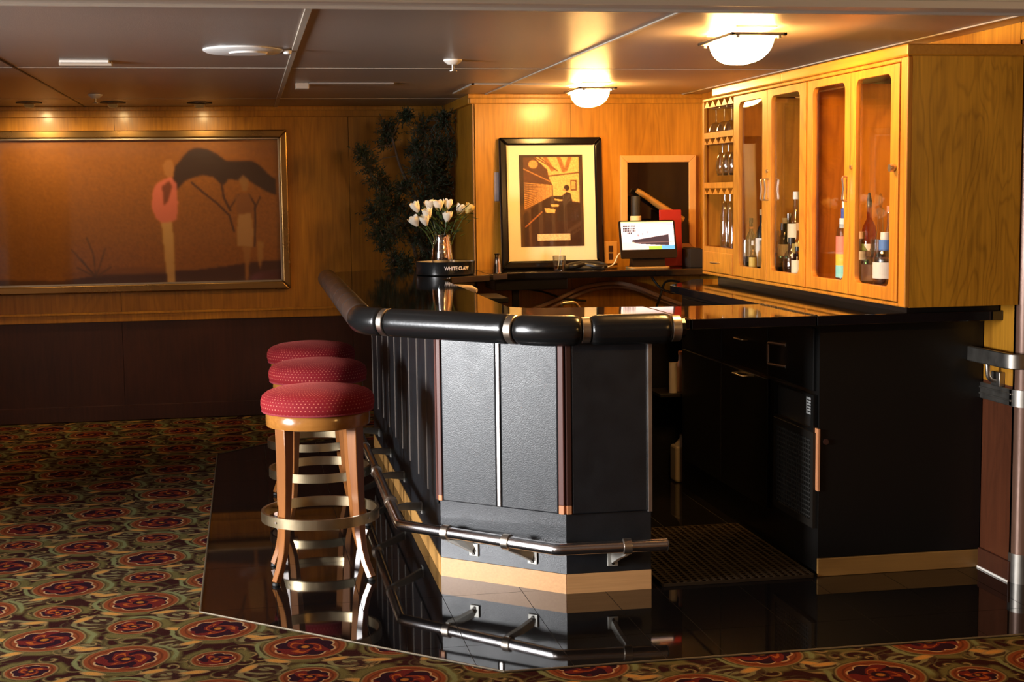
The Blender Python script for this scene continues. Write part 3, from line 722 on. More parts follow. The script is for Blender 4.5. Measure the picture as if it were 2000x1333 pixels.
# foot rail
fr = thing('foot_rail', 'polished steel foot rail on cast brackets round the bar foot', 'rail', (.9, 5.6, .2))
fp = path_fillet([(.615, 9.1, .215), (.60, 6.03, .205), (1.156, 5.432, .212), (1.588, 5.405, .215)], .02, 5)
FS = arcs(fp)
MB().tube(fp, .0235, 20).build('tube', m_steel, fr, smooth=True)
MB().tube([fp[-1], fp[-1] + Vector((.004, 0, 0))], [.0245, .022], 20).build('end_cap', m_pewter, fr, smooth=True)
def clamp_at(p, t, L=.034):
    t = Vector(t).normalized() * L / 2
    MB().tube([p - t, p - t * .9, p + t * .9, p + t], [.027, .031, .031, .027], 20).build('clamp', m_ring, fr, smooth=True)
def bracket(face, n, rail_p, zc=.13):
    face = Vector((*face, zc)); n = Vector((*n, 0)).normalized(); sd = Vector((-n.y, n.x, 0))
    b = MB().sweep([face + n * .0, face + n * .008], (.044, .052), sd)
    b.sweep([face + n * .006 + Vector((0, 0, .006)), face.lerp(rail_p, .5) + Vector((0, 0, -.006)), rail_p + Vector((0, 0, -.028)) - n * .008, rail_p + Vector((0, 0, -.026)) + n * .004], [(.018, .040), (.018, .034), (.018, .022), (.018, .012)], sd)
    o = b.build('bracket', m_cast, fr, bevel=.002)
    c = face + n * .009 + Vector((0, 0, -.014)); MB().tube([c, c + n * .004], .006, 10).build('bolt', m_dark, o)
    return o
for tf_, cp in ((.165, (.775, 5.842)), (.445, (.985, 5.616))):
    p = at_s(fp, FS, min((((at_s(fp, FS, k * FS[-1] / 800) - Vector((*cp, .21))).length), k * FS[-1] / 800) for k in range(801))[1])
    clamp_at(p, (*ab, 0)); bracket(onab(tf_), nab, p)
p = Vector((1.43, 5.415, .214)); clamp_at(p, (1, -.06, 0)); bracket((1.405, 5.55), (0, -1), p)
for yb in (6.60, 7.36, 8.08, 8.80):
    p = Vector((.606, yb - .12, .208)); clamp_at(p, (0, 1, 0)); bracket((.764, yb), (-1, 0), p, .15)

# ------------------------------------------------------------------ bar stools
def make_stool(label, loc, rot):
    t = thing('bar_stool', label, 'bar stool', loc, rot, 'bar stools along the bar front')
    prof = [(.0, .700), (.205, .700), (.226, .703), (.234, .712), (.238, .730), (.237, .752), (.230, .770), (.212, .784), (.180, .795), (.12, .804), (.06, .808), (0.001, .809)]
    MB().lathe(prof, n=64, caps=False).build('cushion', m_velvet, t, smooth=True, local=True)
    pc = MB(); 
    pc.tube([(.231 * math.cos(a), .231 * math.sin(a), .706) for a in [2 * PI * k / 48 for k in range(49)]], .004, 6, False)
    pc.build('piping', mat('red_piping', (.25, .02, .03), rough=.8), t, smooth=True, local=True)
    MB().lathe([(.0, .640), (.205, .640), (.216, .644), (.218, .65), (.218, .695), (.214, .700), (0, .700)], n=48, caps=False).build('apron', m_apron, t, smooth=True, local=True)
    for k in range(4):
        a = math.radians(40) if k % 2 == 0 else math.radians(140); a += PI * (k // 2)
        c, s = math.cos(a), math.sin(a); pts = []; sec = []
        for z, r, wd, th in ((.645, .188, .056, .050), (.5, .190, .052, .044), (.38, .195, .047, .038), (.28, .200, .042, .034), (.20, .203, .038, .031), (.13, .212, .034, .028), (.07, .230, .031, .026), (.022, .252, .029, .026), (.012, .256, .029, .026)):
            pts.append((c * r, s * r, z)); sec.append((wd, th))
        l = MB().sweep(pts, sec, (-s, c, 0)).build('leg', m_stool, t, smooth=True, bevel=.003, local=True)
        MB().lathe([(.015, 0), (.017, .003), (.015, .012), (.012, .014)], (c * .256, s * .256, 0), 12).build('glide', m_rub, l, local=True, smooth=True)
        q = Vector((c * .2485, s * .2485, .262)); MB().tube([q, q + Vector((c, s, 0)) * .003], .005, 8).build('rivet', m_ring, l, local=True)
    MB().lathe([(.236, .240), (.248, .240), (.248, .282), (.236, .282), (.236, .240)], n=64, caps=False).build('foot_ring', m_brass, t, smooth=True, local=True)
    sp = MB()
    for k in range(4):
        a = math.radians(40) if k % 2 == 0 else math.radians(140); a += PI * (k // 2)
        sp.tube([(math.cos(a) * .21, math.sin(a) * .21, .261), (math.cos(a) * .24, math.sin(a) * .24, .261)], .006, 8)
    sp.build('ring_spacer', m_brass, t, local=True)
    return t
st = make_stool('red velvet round bar stool nearest the viewer, fully in view', (.272, 6.10, 0), 0)
dup(st, (.320, 7.08, 0), .12, 'middle red velvet bar stool, behind the nearest one')
dup(st, (.325, 7.93, 0), -.1, 'farthest red velvet bar stool, behind the other two')

# ------------------------------------------------------------------ right hand unit with its worktop
un = thing('counter_unit', 'black lacquered counter unit with oak skirting under the wall cabinet', 'cabinet', (2.65, 6.5, 0))
MB().box(2.292, 3.0, 5.58, 7.5, .0, 1.055).build('carcass', m_black, un)
MB().box(2.286, 3.005, 5.572, 5.58, .079, 1.055).build('end_panel', m_black, un)
MB().box(2.283, 3.005, 5.566, 5.58, 0, .076).build('skirting', m_skirtd, un, bevel=.003)
MB().box(2.279, 2.290, 5.566, 5.60, .36, .62).box(2.279, 2.2865, 5.5665, 5.572, .36, .62).build('worn_edge', m_copl, un, bevel=.002)
tmp = MB().tube([(2.315, 5.572, .565), (2.315, 5.566, .565)], .012, 14).build('button', m_dbr, un)
for y0, y1 in ((5.62, 6.15), (6.16, 6.80), (6.81, 7.45)):
    dr = MB().box(2.278, 2.292, y0, y1, .77, 1.03).build('drawer' if y0 > 6 else 'door', m_black, un, bevel=.003)
    yh = y1 - .12 if y0 < 6 else (y0 + y1) / 2
    if y0 < 6:
        MB().tube(path_fillet([(2.278, 5.93, .93), (2.245, 6.06, .93), (2.245, 6.06, .835), (2.278, 5.93, .835)], .012, 4), .0065, 8).build('handle', m_ring, dr, smooth=True)
    else:
        MB().tube(path_fillet([(2.278, yh - .06, .905), (2.25, yh - .06, .905), (2.25, yh + .06, .905), (2.278, yh + .06, .905)], .01, 4), .004, 8).build('handle', m_brass, dr, smooth=True)
dr = MB().box(2.278, 2.292, 6.16, 6.80, .16, .755).build('door', m_black, un, bevel=.003)
MB().tube(path_fillet([(2.278, 6.42, .735), (2.25, 6.42, .735), (2.25, 6.56, .735), (2.278, 6.56, .735)], .01, 4), .004, 8).build('handle', m_ring, dr, smooth=True)
MB().box(2.278, 2.292, 6.81, 7.45, .16, .755).build('door', m_black, un, bevel=.003)
rc = MB()
frame_hole(rc, 5.60, 6.08, .60, .755, 5.63, 6.05, .615, .745, .008, 2.272, 2.290, lambda a, b_, d: (d, a, b_))
rc.build('control_panel', m_black, un)
MB().box(2.288, 2.2915, 5.63, 6.05, .615, .745).build('control_plate', mat('charcoal_plate', (.02, .018, .016), rough=.5), un)
tg = MB().box(2.285, 2.288, 5.64, 5.71, .665, .735).build('sticker', mat('grey_white_sticker', (.42, .43, .42), rough=.7), un)
l_ = MB()
for k in range(5): l_.box(2.2842, 2.285, 5.648, 5.702, .674 + k * .012, .678 + k * .012)
l_.build('sticker_lines', m_black, tg)
gr = MB(); frame_hole(gr, 5.59, 6.05, .20, .60, 5.62, 6.02, .23, .57, .01, 2.268, 2.290, lambda a, b_, d: (d, a, b_)); gr = gr.build('vent_frame', m_dark, un)
g2 = MB()
for k in range(17): g2.box(2.272, 2.276, 5.62, 6.02, .238 + k * .02, .244 + k * .02)
for k in range(21): g2.box(2.271, 2.275, 5.622 + k * .0195, 5.626 + k * .0195, .23, .57)
g2 = g2.build('vent_grille', mat('grille_metal', (.10, .095, .085), rough=.4, metal=.7), un); g2['kind'] = 'stuff'
tag(MB().prism([(2.212, 5.42), (3.008, 5.42), (3.008, 7.9), (2.48, 7.9), (2.212, 7.46)], 1.06, 1.10).build('worktop', m_top, bevel=.003), 'black glossy worktop under the honey wood wall cabinet', 'worktop')

# ------------------------------------------------------------------ wall cabinet
cb = thing('wall_cabinet', 'large honey wood glazed liquor cabinet above the black worktop', 'cabinet', (2.76, 6.5, 1.10))
cx0, cx1, cy0, cy1, cz0, cz1 = 2.523, 3.005, 5.30, 7.87, 1.132, 2.105
MB().box(2.60, 3.0, 5.44, 7.82, 1.10, 1.132).build('plinth', m_black, cb)
MB().box(cx0 + .02, cx1, cy0, cy0 + .018, cz0, cz1).build('side_panel', m_cabs, cb)
MB().box(cx0 + .02, cx1, cy1 - .018, cy1, cz0, cz1).build('side_panel', m_cab, cb)
MB().box(cx1 - .012, cx1, cy0 + .018, cy1 - .018, cz0, cz1).build('back_panel', m_cabi, cb)
MB().box(cx0 + .02, cx1, cy0 + .018, cy1 - .018, cz0, cz0 + .035).build('bottom_board', m_cabh, cb)
MB().box(cx0 + .02, cx1, cy0 + .018, cy1 - .018, cz1 - .03, cz1).build('top_board', m_cabh, cb)
MB().box(cx0 + .02, cx1 - .012, 7.315, 7.333, cz0 + .035, cz1 - .03).box(cx0 + .02, cx1 - .012, 6.31, 6.33, cz0 + .035, cz1 - .03).build('divider', m_cab, cb)
MB().box(cx0 + .10, cx1 - .012, 5.32, 6.31, cz0 + .036, cz0 + .058).build('riser_shelf', m_cabh, cb)
pr = MB()
for k in range(40): pr.box(cx1 - .016, cx1 - .012, 6.50, 6.505, 1.20 + k * .02, 1.208 + k * .02)
for k in range(40): pr.box(cx1 - .016, cx1 - .012, 6.52, 6.525, 1.20 + k * .02, 1.208 + k * .02)
MB().box(cx1 - .018, cx1 - .012, 6.494, 6.531, 1.18, 2.05).build('shelf_standard', m_dbr, cb)
ff = MB()
ff.box(cx0, cx0 + .022, cy0, 5.362, cz0, cz1).box(cx0, cx0 + .022, 5.362, cy1, cz0, 1.148).box(cx0, cx0 + .022, 5.362, cy1, 2.088, cz1)
ff.box(cx0, cx0 + .022, 6.313, 6.327, 1.148, 2.088).box(cx0, cx0 + .022, 7.305, 7.345, 1.148, 2.088).box(cx0, cx0 + .022, 7.845, cy1, 1.148, 2.088)
ff.build('face_frame', m_cab, cb, bevel=.005)
# crown moulding in two lengths, as the joint in the photo
MB().box(cx0 - .014, cx1, 5.275, 6.62, cz1, 2.150).build('crown', m_cabh, cb, bevel=.006)
MB().box(cx0 - .014, cx1, 6.624, 7.66, cz1, 2.150).build('crown', m_cabh, cb, bevel=.006)
MB().lathe([(.022, 0), (.022, -.006), (.012, -.014), (0, -.014)], (0, 0, 0), 16, caps=False).build('round_plug', m_dark, cb, smooth=True)
pl = bpy.data.objects[-1] if False else cb.children[-1]
pl.rotation_euler = (-PI / 2, 0, 0); pl.location = Vector((2.965, 5.30, 2.07)) - cb.location; pl.rotation_euler = (PI / 2, 0, 0); pl.scale = (1, 1, -1)
doors = [(5.366, 5.829, 5.44, 5.775), (5.833, 6.309, 5.89, 6.248), (6.331, 6.828, 6.405, 6.775), (6.832, 7.301, 6.90, 7.245)]
for k, (y0, y1, a, b_) in enumerate(doors):
    d = MB(); frame_hole(d, y0, y1, 1.152, 2.084, a, b_, 1.205, 2.050, .035, cx0 - .004, cx0 + .018, lambda p_, q_, r_: (r_, p_, q_))
    d = d.build('door', m_cab, cb, bevel=.002)
    MB().box(cx0 + .008, cx0 + .011, a - .01, b_ + .01, 1.195, 2.06).build('pane', m_pane, d)
    if k > 0:
        yh = {1: 5.858, 2: 6.806, 3: 6.862}[k]; hx = cx0 - .004
        MB().tube(path_fillet([(hx, yh, 1.652), (hx - .022, yh, 1.650), (hx - .016, yh, 1.60), (hx - .022, yh, 1.55), (hx, yh, 1.548)], .008, 4), .0045, 8).build('handle', m_ring, d, smooth=True)
    else:
        MB().tube([(cx0 - .004, 5.395, 1.679), (cx0 - .012, 5.395, 1.679), (cx0 - .014, 5.395, 1.679), (cx0 - .028, 5.395, 1.679)], [.012, .012, .017, .015], 14).build('knob', m_ring, d, smooth=True)
for yk in (5.812, 6.82):
    MB().tube([(cx0 - .003, yk, 1.69), (cx0 - .012, yk, 1.69)], .009, 12).build('lock', m_ring, cb)
# glass rack column
dw = MB().box(cx0 - .003, cx0 + .018, 7.352, 7.842, 1.152, 1.262).build('drawer', m_cab, cb, bevel=.003)
MB().tube(path_fillet([(cx0 - .003, 7.56, 1.205), (cx0 - .022, 7.56, 1.205), (cx0 - .022, 7.66, 1.205), (cx0 - .003, 7.66, 1.205)], .008, 4), .005, 8).build('handle', m_brass, dw, smooth=True)
MB().box(cx0, cx0 + .022, 7.345, 7.845, 1.262, 1.290).build('rack_board', m_cab, cb)
for zz, upw in ((2.052, 1), (1.885, 0), (1.612, 0)):
    s = MB(); n = 5; y0, y1 = 7.350, 7.842
    if not upw: s.box(cx0 + .001, cx1 - .012, y0, y1, zz - .001, zz + .030)
    # rail with triangular slots: strips left between the notches
    p = (y1 - y0) / n
    for k in range(n):
        c = y0 + p * (k + .5)
        ya, yb_ = c - p * .5, c + p * .5
        if upw: polys = [[(ya, 0), (yb_, 0), (c, .036)]]
        else: polys = [[(ya, 0), (c, -.0), (ya, .036)][:0] or [(ya, -.034), (c, -.034), (ya, .0)], [(c, -.034), (yb_, -.034), (yb_, .0)]]
        for q in polys:
            vs = [(cx0 + .002, a, zz + h_) for a, h_ in q] + [(cx0 + .36, a, zz + h_) for a, h_ in q]
            s.add(vs, [(0, 1, 2), (5, 4, 3), (0, 3, 4, 1), (1, 4, 5, 2), (2, 5, 3, 0)])
    s.build('glass_rack', m_cab, cb)
# ------------------------------------------------------------------ stemware and bottles
def hang_glass(x, y, z, bowl, rad, stem, label, grp):
    t = thing('wine_glass', label, 'glass', (x, y, z), 0, grp)
    prof = [(.030, 0), (.030, -.003), (.004, -.008), (.0035, -stem)]
    MB().lathe([(.0, .001)] + prof, n=16, caps=False).build('stem', m_gl, t, smooth=True, local=True)
    b = [(.0035, -stem)] + [(rad * math.sin(a) ** .8, -stem - bowl * (1 - math.cos(a)) / 1.35) for a in [PI * k / 12 * .74 for k in range(1, 13)]]
    b += [(b[-1][0] - .001, b[-1][1]), (b[-2][0] - .002, b[-2][1])]
    MB().lathe(b, n=20, caps=False).build('bowl', m_gl, t, smooth=True, local=True)
    return t
rows = [(2.048, .10, .045, .075, 'hanging round wine glass on the top rack', (7.77, 7.63, 7.51)), (1.875, .10, .036, .07, 'hanging wine glass on the middle rack', (7.66, 7.56, 7.46)), (1.600, .22, .026, .06, 'hanging champagne flute on the lower rack', (7.62, 7.53))]
od = {0: 'leftmost in view', 1: 'second from left', 2: 'third from left'}
for z, bw, rd, stm, lab, yy in rows:
    g0 = None
    for k, y in enumerate(yy):
        L = '%s, %s' % (lab, od[k])
        if g0 is None: g0 = hang_glass(2.57, y, z, bw, rd, stm, L, 'stemware hanging in the cabinet rack')
        else: dup(g0, (2.57, y, z), 0, L)
def shape(kind, h, r):
    if kind == 'bordeaux': return [(0, 0), (r, 0), (r, .60 * h), (r * .9, .66 * h), (r * .36, .76 * h), (r * .33, .93 * h)]
    if kind == 'squat': return [(0, 0), (r * .9, 0), (r, .06 * h), (r * 1.0, .52 * h), (r * .85, .62 * h), (r * .4, .72 * h), (r * .38, .88 * h)]
    if kind == 'decanter': return [(0, 0), (r, 0), (r * 1.02, .04 * h), (r * .95, .38 * h), (r * .45, .52 * h), (r * .28, .62 * h), (r * .26, .78 * h)]
    if kind == 'cylinder': return [(0, 0), (r, 0), (r, .97 * h), (r * .93, .97 * h)]
    if kind == 'burgundy': return [(0, 0), (r, 0), (r, .45 * h), (r * .8, .56 * h), (r * .38, .72 * h), (r * .33, .94 * h)]
lm = {}
def cm(c, **k):
    key = (c, tuple(sorted(k.items())))
    if key not in lm: lm[key] = mat('tinted_%d' % len(lm), c, **k)
    return lm[key]
def bottle(x, y, z, h, r, kind, glass, label, cap=None, capk='cap', paper=(), ptop=None, name='bottle', cat='bottle', liquid=None, grp=None):
    t = thing(name, label, cat, (x, y, z), 0, grp)
    prof = shape(kind, h, r)
    MB().lathe(prof, n=22, caps=False).build('body', glass, t, smooth=True, local=True)
    if liquid:
        lp = [(p[0] * .93, max(.004, p[1])) for p in prof if p[1] <= h * .5]; lp.append((lp[-1][0], h * .5)); lp.append((0, h * .5))
        MB().lathe(lp, n=20, caps=False).build('liquid', liquid, t, smooth=True, local=True)
    for (z0, z1, c, rr_) in paper:
        MB().lathe([(rr_ * r, z0 * h), (rr_ * r + .0012, z0 * h), (rr_ * r + .0012, z1 * h), (rr_ * r, z1 * h)], n=22, caps=False).build('paper_label', cm(c, rough=.6), t, smooth=True, local=True)
    nr = prof[-1][0]; nz = prof[-1][1]
    if cap and capk == 'cap': MB().lathe([(nr * 1.15, nz - .02 * h), (nr * 1.2, nz), (nr * 1.15, h), (0, h)], n=16, caps=False).build('cap', cap, t, smooth=True, local=True)
    if cap and capk == 'pourer': MB().tube([(0, 0, nz - .01), (0, 0, nz + .015), (.0, .004, nz + .05), (0, .012, h)], [nr, nr * 1.1, nr * .55, nr * .3], 10).build('pourer', cap, t, smooth=True, local=True)
    if cap and capk == 'loop':
        s_ = MB().lathe([(nr * 1.2, nz), (nr * 1.5, nz + .015), (nr * .8, nz + .03)], n=14).build('stopper', cap, t, smooth=True, local=True)
        MB().tube([(0, .013 * math.sin(a), nz + .058 - .028 * math.cos(a)) for a in [2 * PI * k / 16 for k in range(17)]], .004, 8, False).build('loop', cap, s_, smooth=True, local=True)
    return t
gd = mat('dark_bottle_glass', (.012, .010, .008), rough=.08); gg = thin_glass('green_bottle_glass', (.45, .55, .32), .12); ga = thin_glass('amber_bottle_glass', (.65, .38, .14), .12)
whisky = mat('dark_spirit', (.045, .014, .004), rough=.1); clearl = thin_glass('clear_spirit', (.80, .84, .84), .5, .25, 2.0)
wcap = cm((.70, .68, .64), rough=.5); bcap = cm((.02, .02, .02), rough=.4); cork = cm((.50, .27, .10), rough=.7); blue = cm((.03, .07, .32), rough=.4); silver = m_steel
G = 'liquor bottles in the glazed cabinet'; FZ = cz0 + .036
bottle(2.60, 7.28, FZ, .285, .028, 'bordeaux', gd, 'black bottle with an orange neck band at the far left of the glazed doors', bcap, paper=((.80, .84, (.7, .25, .05), .37), (.2, .5, (.10, .08, .05), 1.005)), grp=G)
bottle(2.565, 7.25, FZ, .18, .020, 'cylinder', m_gl, 'plain clear glass cylinder in front of the black bottle', name='glass_cylinder', cat='glass')
bottle(2.64, 7.23, FZ, .33, .030, 'bordeaux', gd, 'dark bottle with white label and cork stopper behind the leftmost door', cork, paper=((.10, .55, (.72, .70, .66), 1.01),), grp=G)
bottle(2.575, 7.18, FZ, .17, .020, 'squat', ga, 'small bottle with yellow and white label behind the leftmost door', wcap, paper=((.10, .50, (.75, .50, .10), 1.01),), grp=G)
bottle(2.70, 7.08, FZ, .26, .030, 'squat', gd, 'dark squat bottle hidden behind the paired door handles', bcap, grp=G)
bottle(2.58, 6.89, FZ, .235, .026, 'cylinder', m_gl, 'clear shaker glass left of the white capped whisky bottle', name='shaker_glass', cat='glass', liquid=whisky)
bottle(2.70, 7.00, FZ, .31, .030, 'burgundy', gd, 'black bottle with silver cap behind the second door', silver, paper=((.06, .22, (.60, .12, .03), 1.01),), grp=G)
bottle(2.64, 6.90, FZ, .29, .032, 'bordeaux', gg, 'green glass bottle with cream cap left of the whisky bottle', wcap, paper=((.35, .55, (.60, .55, .42), 1.01),), grp=G)
bottle(2.66, 6.80, FZ + .01, .41, .041, 'bordeaux', m_gl, 'tall whisky bottle with white cap and cream label behind the second door', wcap, paper=((.40, .62, (.68, .58, .38), 1.01),), liquid=whisky, grp=G)
bottle(2.58, 6.65, FZ, .20, .038, 'squat', m_gl, 'squat round bottle of dark spirit in front of the whisky bottle', bcap, liquid=whisky, grp=G)
bottle(2.64, 6.71, FZ, .27, .032, 'squat', ga, 'gold labelled bottle at the right side of the second door', cork, paper=((.45, .65, (.65, .40, .08), 1.01), (.05, .35, (.68, .60, .45), 1.01)), grp=G)
bottle(2.575, 6.56, FZ, .16, .028, 'squat', ga, 'short bottle with cream label at the right edge of the second door', bcap, paper=((.08, .6, (.68, .60, .42), 1.01),), grp=G)
t = bottle(2.62, 6.115, FZ + .02, .36, .036, 'bordeaux', m_gl, 'tall bottle with blue neck, pourer and coral and teal label', cm((.75, .7, .66), rough=.4), 'pourer', paper=((.05, .28, (.25, .62, .58), 1.01), (.20, .34, (.80, .50, .05), 1.02), (.28, .56, (.75, .20, .14), 1.015), (.66, .78, (.55, .6, .65), .6), (.78, .9, (.03, .07, .35), .42)), liquid=clearl, grp=G)
FR = cz0 + .060
bottle(2.64, 5.98, FR, .22, .034, 'squat', gg, 'olive green bottle with tan label at the left of the nearest door', cork, paper=((.45, .62, (.55, .42, .22), 1.01),), grp=G)
bottle(2.73, 6.10, FR, .36, .032, 'bordeaux', ga, 'amber bottle with black cap and pourer at the back of the nearest door', bcap, 'pourer', paper=((.25, .45, (.70, .55, .40), 1.01),), grp=G)
bottle(2.61, 5.84, FR, .14, .026, 'squat', m_gl, 'small clear bottle with white label beside the decanter', wcap, paper=((.1, .6, (.75, .72, .68), 1.01),), liquid=clearl, grp=G)
bottle(2.68, 5.875, FR, .38, .046, 'decanter', m_gl, 'clear decanter with a glass loop stopper behind the nearest door', m_gl, 'loop', liquid=clearl, paper=((.10, .30, (.62, .55, .50), 1.01),), grp=G)
bottle(2.62, 5.685, FR, .225, .052, 'squat', m_gl, 'round clear bottle with a blue neck band at right of the nearest door', wcap, liquid=clearl, paper=((.66, .86, (.08, .20, .52), .55), (.15, .45, (.66, .68, .64), 1.01)), grp=G)
bottle(2.78, 6.00, FR, .33, .034, 'burgundy', m_gl, 'clear bottle with copper cap behind the decanter', m_copl, liquid=clearl, grp=G)

# ------------------------------------------------------------------ back shelf on the bar wall
sh = thing('back_shelf', 'black shelf counter along the amber wall holding photograph and tablet', 'shelf', (2.2, 9.2, 1.06))
poly = [(1.472, 9.43), (1.472, 8.98)] + [] + [(3.0, 8.98), (3.0, 9.43)]
MB().prism([(1.466, 9.43), (1.466, 8.86), (1.50, 8.90), (1.60, 8.96), (1.72, 8.98), (3.0, 8.98), (3.0, 9.43)], 1.055, 1.10).build('board', m_top, sh, bevel=.008, seg=3)
MB().box(1.53, 2.0, 9.02, 9.40, .985, 1.055).build('drawer_box', m_black, sh, bevel=.004)
MB().box(1.66, 1.70, 9.10, 9.14, .78, .985).build('post', m_black, sh)
# plumbing and cables on the wall below it
def cable(name, pts, r, mt, label, cat='cable', grp=None):
    pts = [Vector(p) for p in pts]; out = []
    n = len(pts)
    for i in range(n - 1):
        p0 = pts[max(i - 1, 0)]; p1 = pts[i]; p2 = pts[i + 1]; p3 = pts[min(i + 2, n - 1)]
        for k in range(6):
            t = k / 6; out.append(.5 * ((2 * p1) + (-p0 + p2) * t + (2 * p0 - 5 * p1 + 4 * p2 - p3) * t * t + (-p0 + 3 * p1 - 3 * p2 + p3) * t ** 3))
    out.append(pts[-1]); return tag(MB().tube(out, r, 8).build(name, mt, smooth=True), label, cat, grp)
m_pipe = mat('brown_hose', (.42, .26, .17), rough=.45); m_cab_b = mat('black_cable', (.012, .011, .010), rough=.45)
cable('hose', [(1.75, 9.35, .80), (2.0, 9.33, .90), (2.2, 9.33, .98), (2.45, 9.33, .99), (2.7, 9.33, .90), (2.95, 9.35, .80)], .014, m_pipe, 'brown hose arching along the wall under the shelf, upper one', 'hose', 'hoses under the shelf')
cable('hose', [(1.78, 9.38, .74), (2.05, 9.37, .88), (2.25, 9.37, .955), (2.5, 9.37, .96), (2.75, 9.37, .86), (2.97, 9.38, .77)], .012, m_pipe, 'brown hose arching along the wall under the shelf, lower one', 'hose', 'hoses under the shelf')
cable('cable', [(1.72, 9.40, .98), (1.9, 9.36, .95), (2.05, 9.36, .90), (2.2, 9.36, .88)], .007, m_cab_b, 'thin dark cable drooping from the drawer box under the shelf')
cable('cable', [(2.62, 9.30, 1.05), (2.68, 9.25, .96), (2.78, 9.25, .93), (2.82, 9.27, .99), (2.72, 9.27, 1.0), (2.68, 9.27, .90), (2.66, 9.3, .82)], .008, m_cab_b, 'black coiled cable hanging under the tablet')
# backing counter inside the bar, with faucet and shakers
ib = thing('under_counter', 'low dark work counter inside the bar', 'worktop', (1.35, 7.5, .0))
MB().box(1.105, 1.42, 6.6, 8.4, 0, .80).build('body', m_black, ib)
MB().box(1.105, 1.45, 6.6, 8.4, .80, .83).build('work_surface', mat('dark_steel_top', (.12, .09, .06), rough=.25, metal=.9), ib, bevel=.004)
sb = thing('side_ledge', 'black ledge inside the bar below the round tray', 'shelf', (1.4, 8.7, .97))
MB().box(1.127, 1.47, 8.2, 8.6, .97, 1.0).build('board', m_black, sb, bevel=.004); MB().box(1.13, 1.16, 8.42, 8.58, .0, .97).build('support', m_black, sb)
def shaker(x, y, z, lab):
    t = thing('steel_shaker', lab, 'shaker', (x, y, z), 0, 'steel shakers inside the bar')
    MB().lathe([(0, 0), (.028, 0), (.034, .12), (.036, .15), (.037, .152), (.034, .15)], n=24, caps=False).build('cup', m_chrome, t, smooth=True, local=True); return t
s0 = shaker(1.235, 8.05, .83, 'steel shaker inside the bar nearest the inner counter edge')
dup(s0, (1.31, 7.95, .83), 0, 'steel shaker inside the bar, right of the other shaker')
q = thing('squeeze_bottle', 'white squeeze bottle with blue cap lying on the inner ledge', 'bottle', (1.25, 8.4, 1.03))
MB().tube([(1.16, 8.52, 1.035), (1.20, 8.49, 1.04), (1.29, 8.44, 1.035), (1.32, 8.42, 1.03)], [.022, .026, .026, .012], 14).build('body', cm((.75, .60, .48), rough=.4), q, smooth=True)
MB().tube([(1.135, 8.535, 1.035), (1.162, 8.52, 1.035)], [.016, .023], 14).build('cap', cm((.04, .16, .55), rough=.35), q, smooth=True)
q = thing('bar_tap', 'small brass tap inside the bar', 'tap', (1.93, 8.9, .9))
MB().tube(path_fillet([(1.95, 8.92, .78), (1.93, 8.90, .905), (2.02, 8.90, .91), (2.05, 8.90, .87)], .02, 5), .010, 10).build('spout', m_brass, q, smooth=True)
MB().lathe([(.016, -.12), (.016, -.10), (.009, -.09)], (1.95, 8.92, .90), 12).build('base', m_brass, q)
MB().box(1.5, 2.98, 8.75, 9.3, 0, .78).build('sink_unit', m_black)
ic = thing('reflection_blocker', 'black box added at the far end of the bar aisle to block a reflection', 'cabinet', (2.2, 8.1, 0))
MB().box(1.48, 3.0, 7.83, 8.15, 0, .905).build('body', m_black, ic, bevel=.005); MB().box(1.47, 3.0, 7.82, 7.95, .905, .93).box(1.47, 3.0, 7.81, 7.83, .905, .95).build('lid', m_black, ic, bevel=.004)  # added box that keeps the tablet's reflection off the floor tiles
tag(bpy.data.objects['sink_unit'], 'dark sink cabinet under the back shelf', 'cabinet')

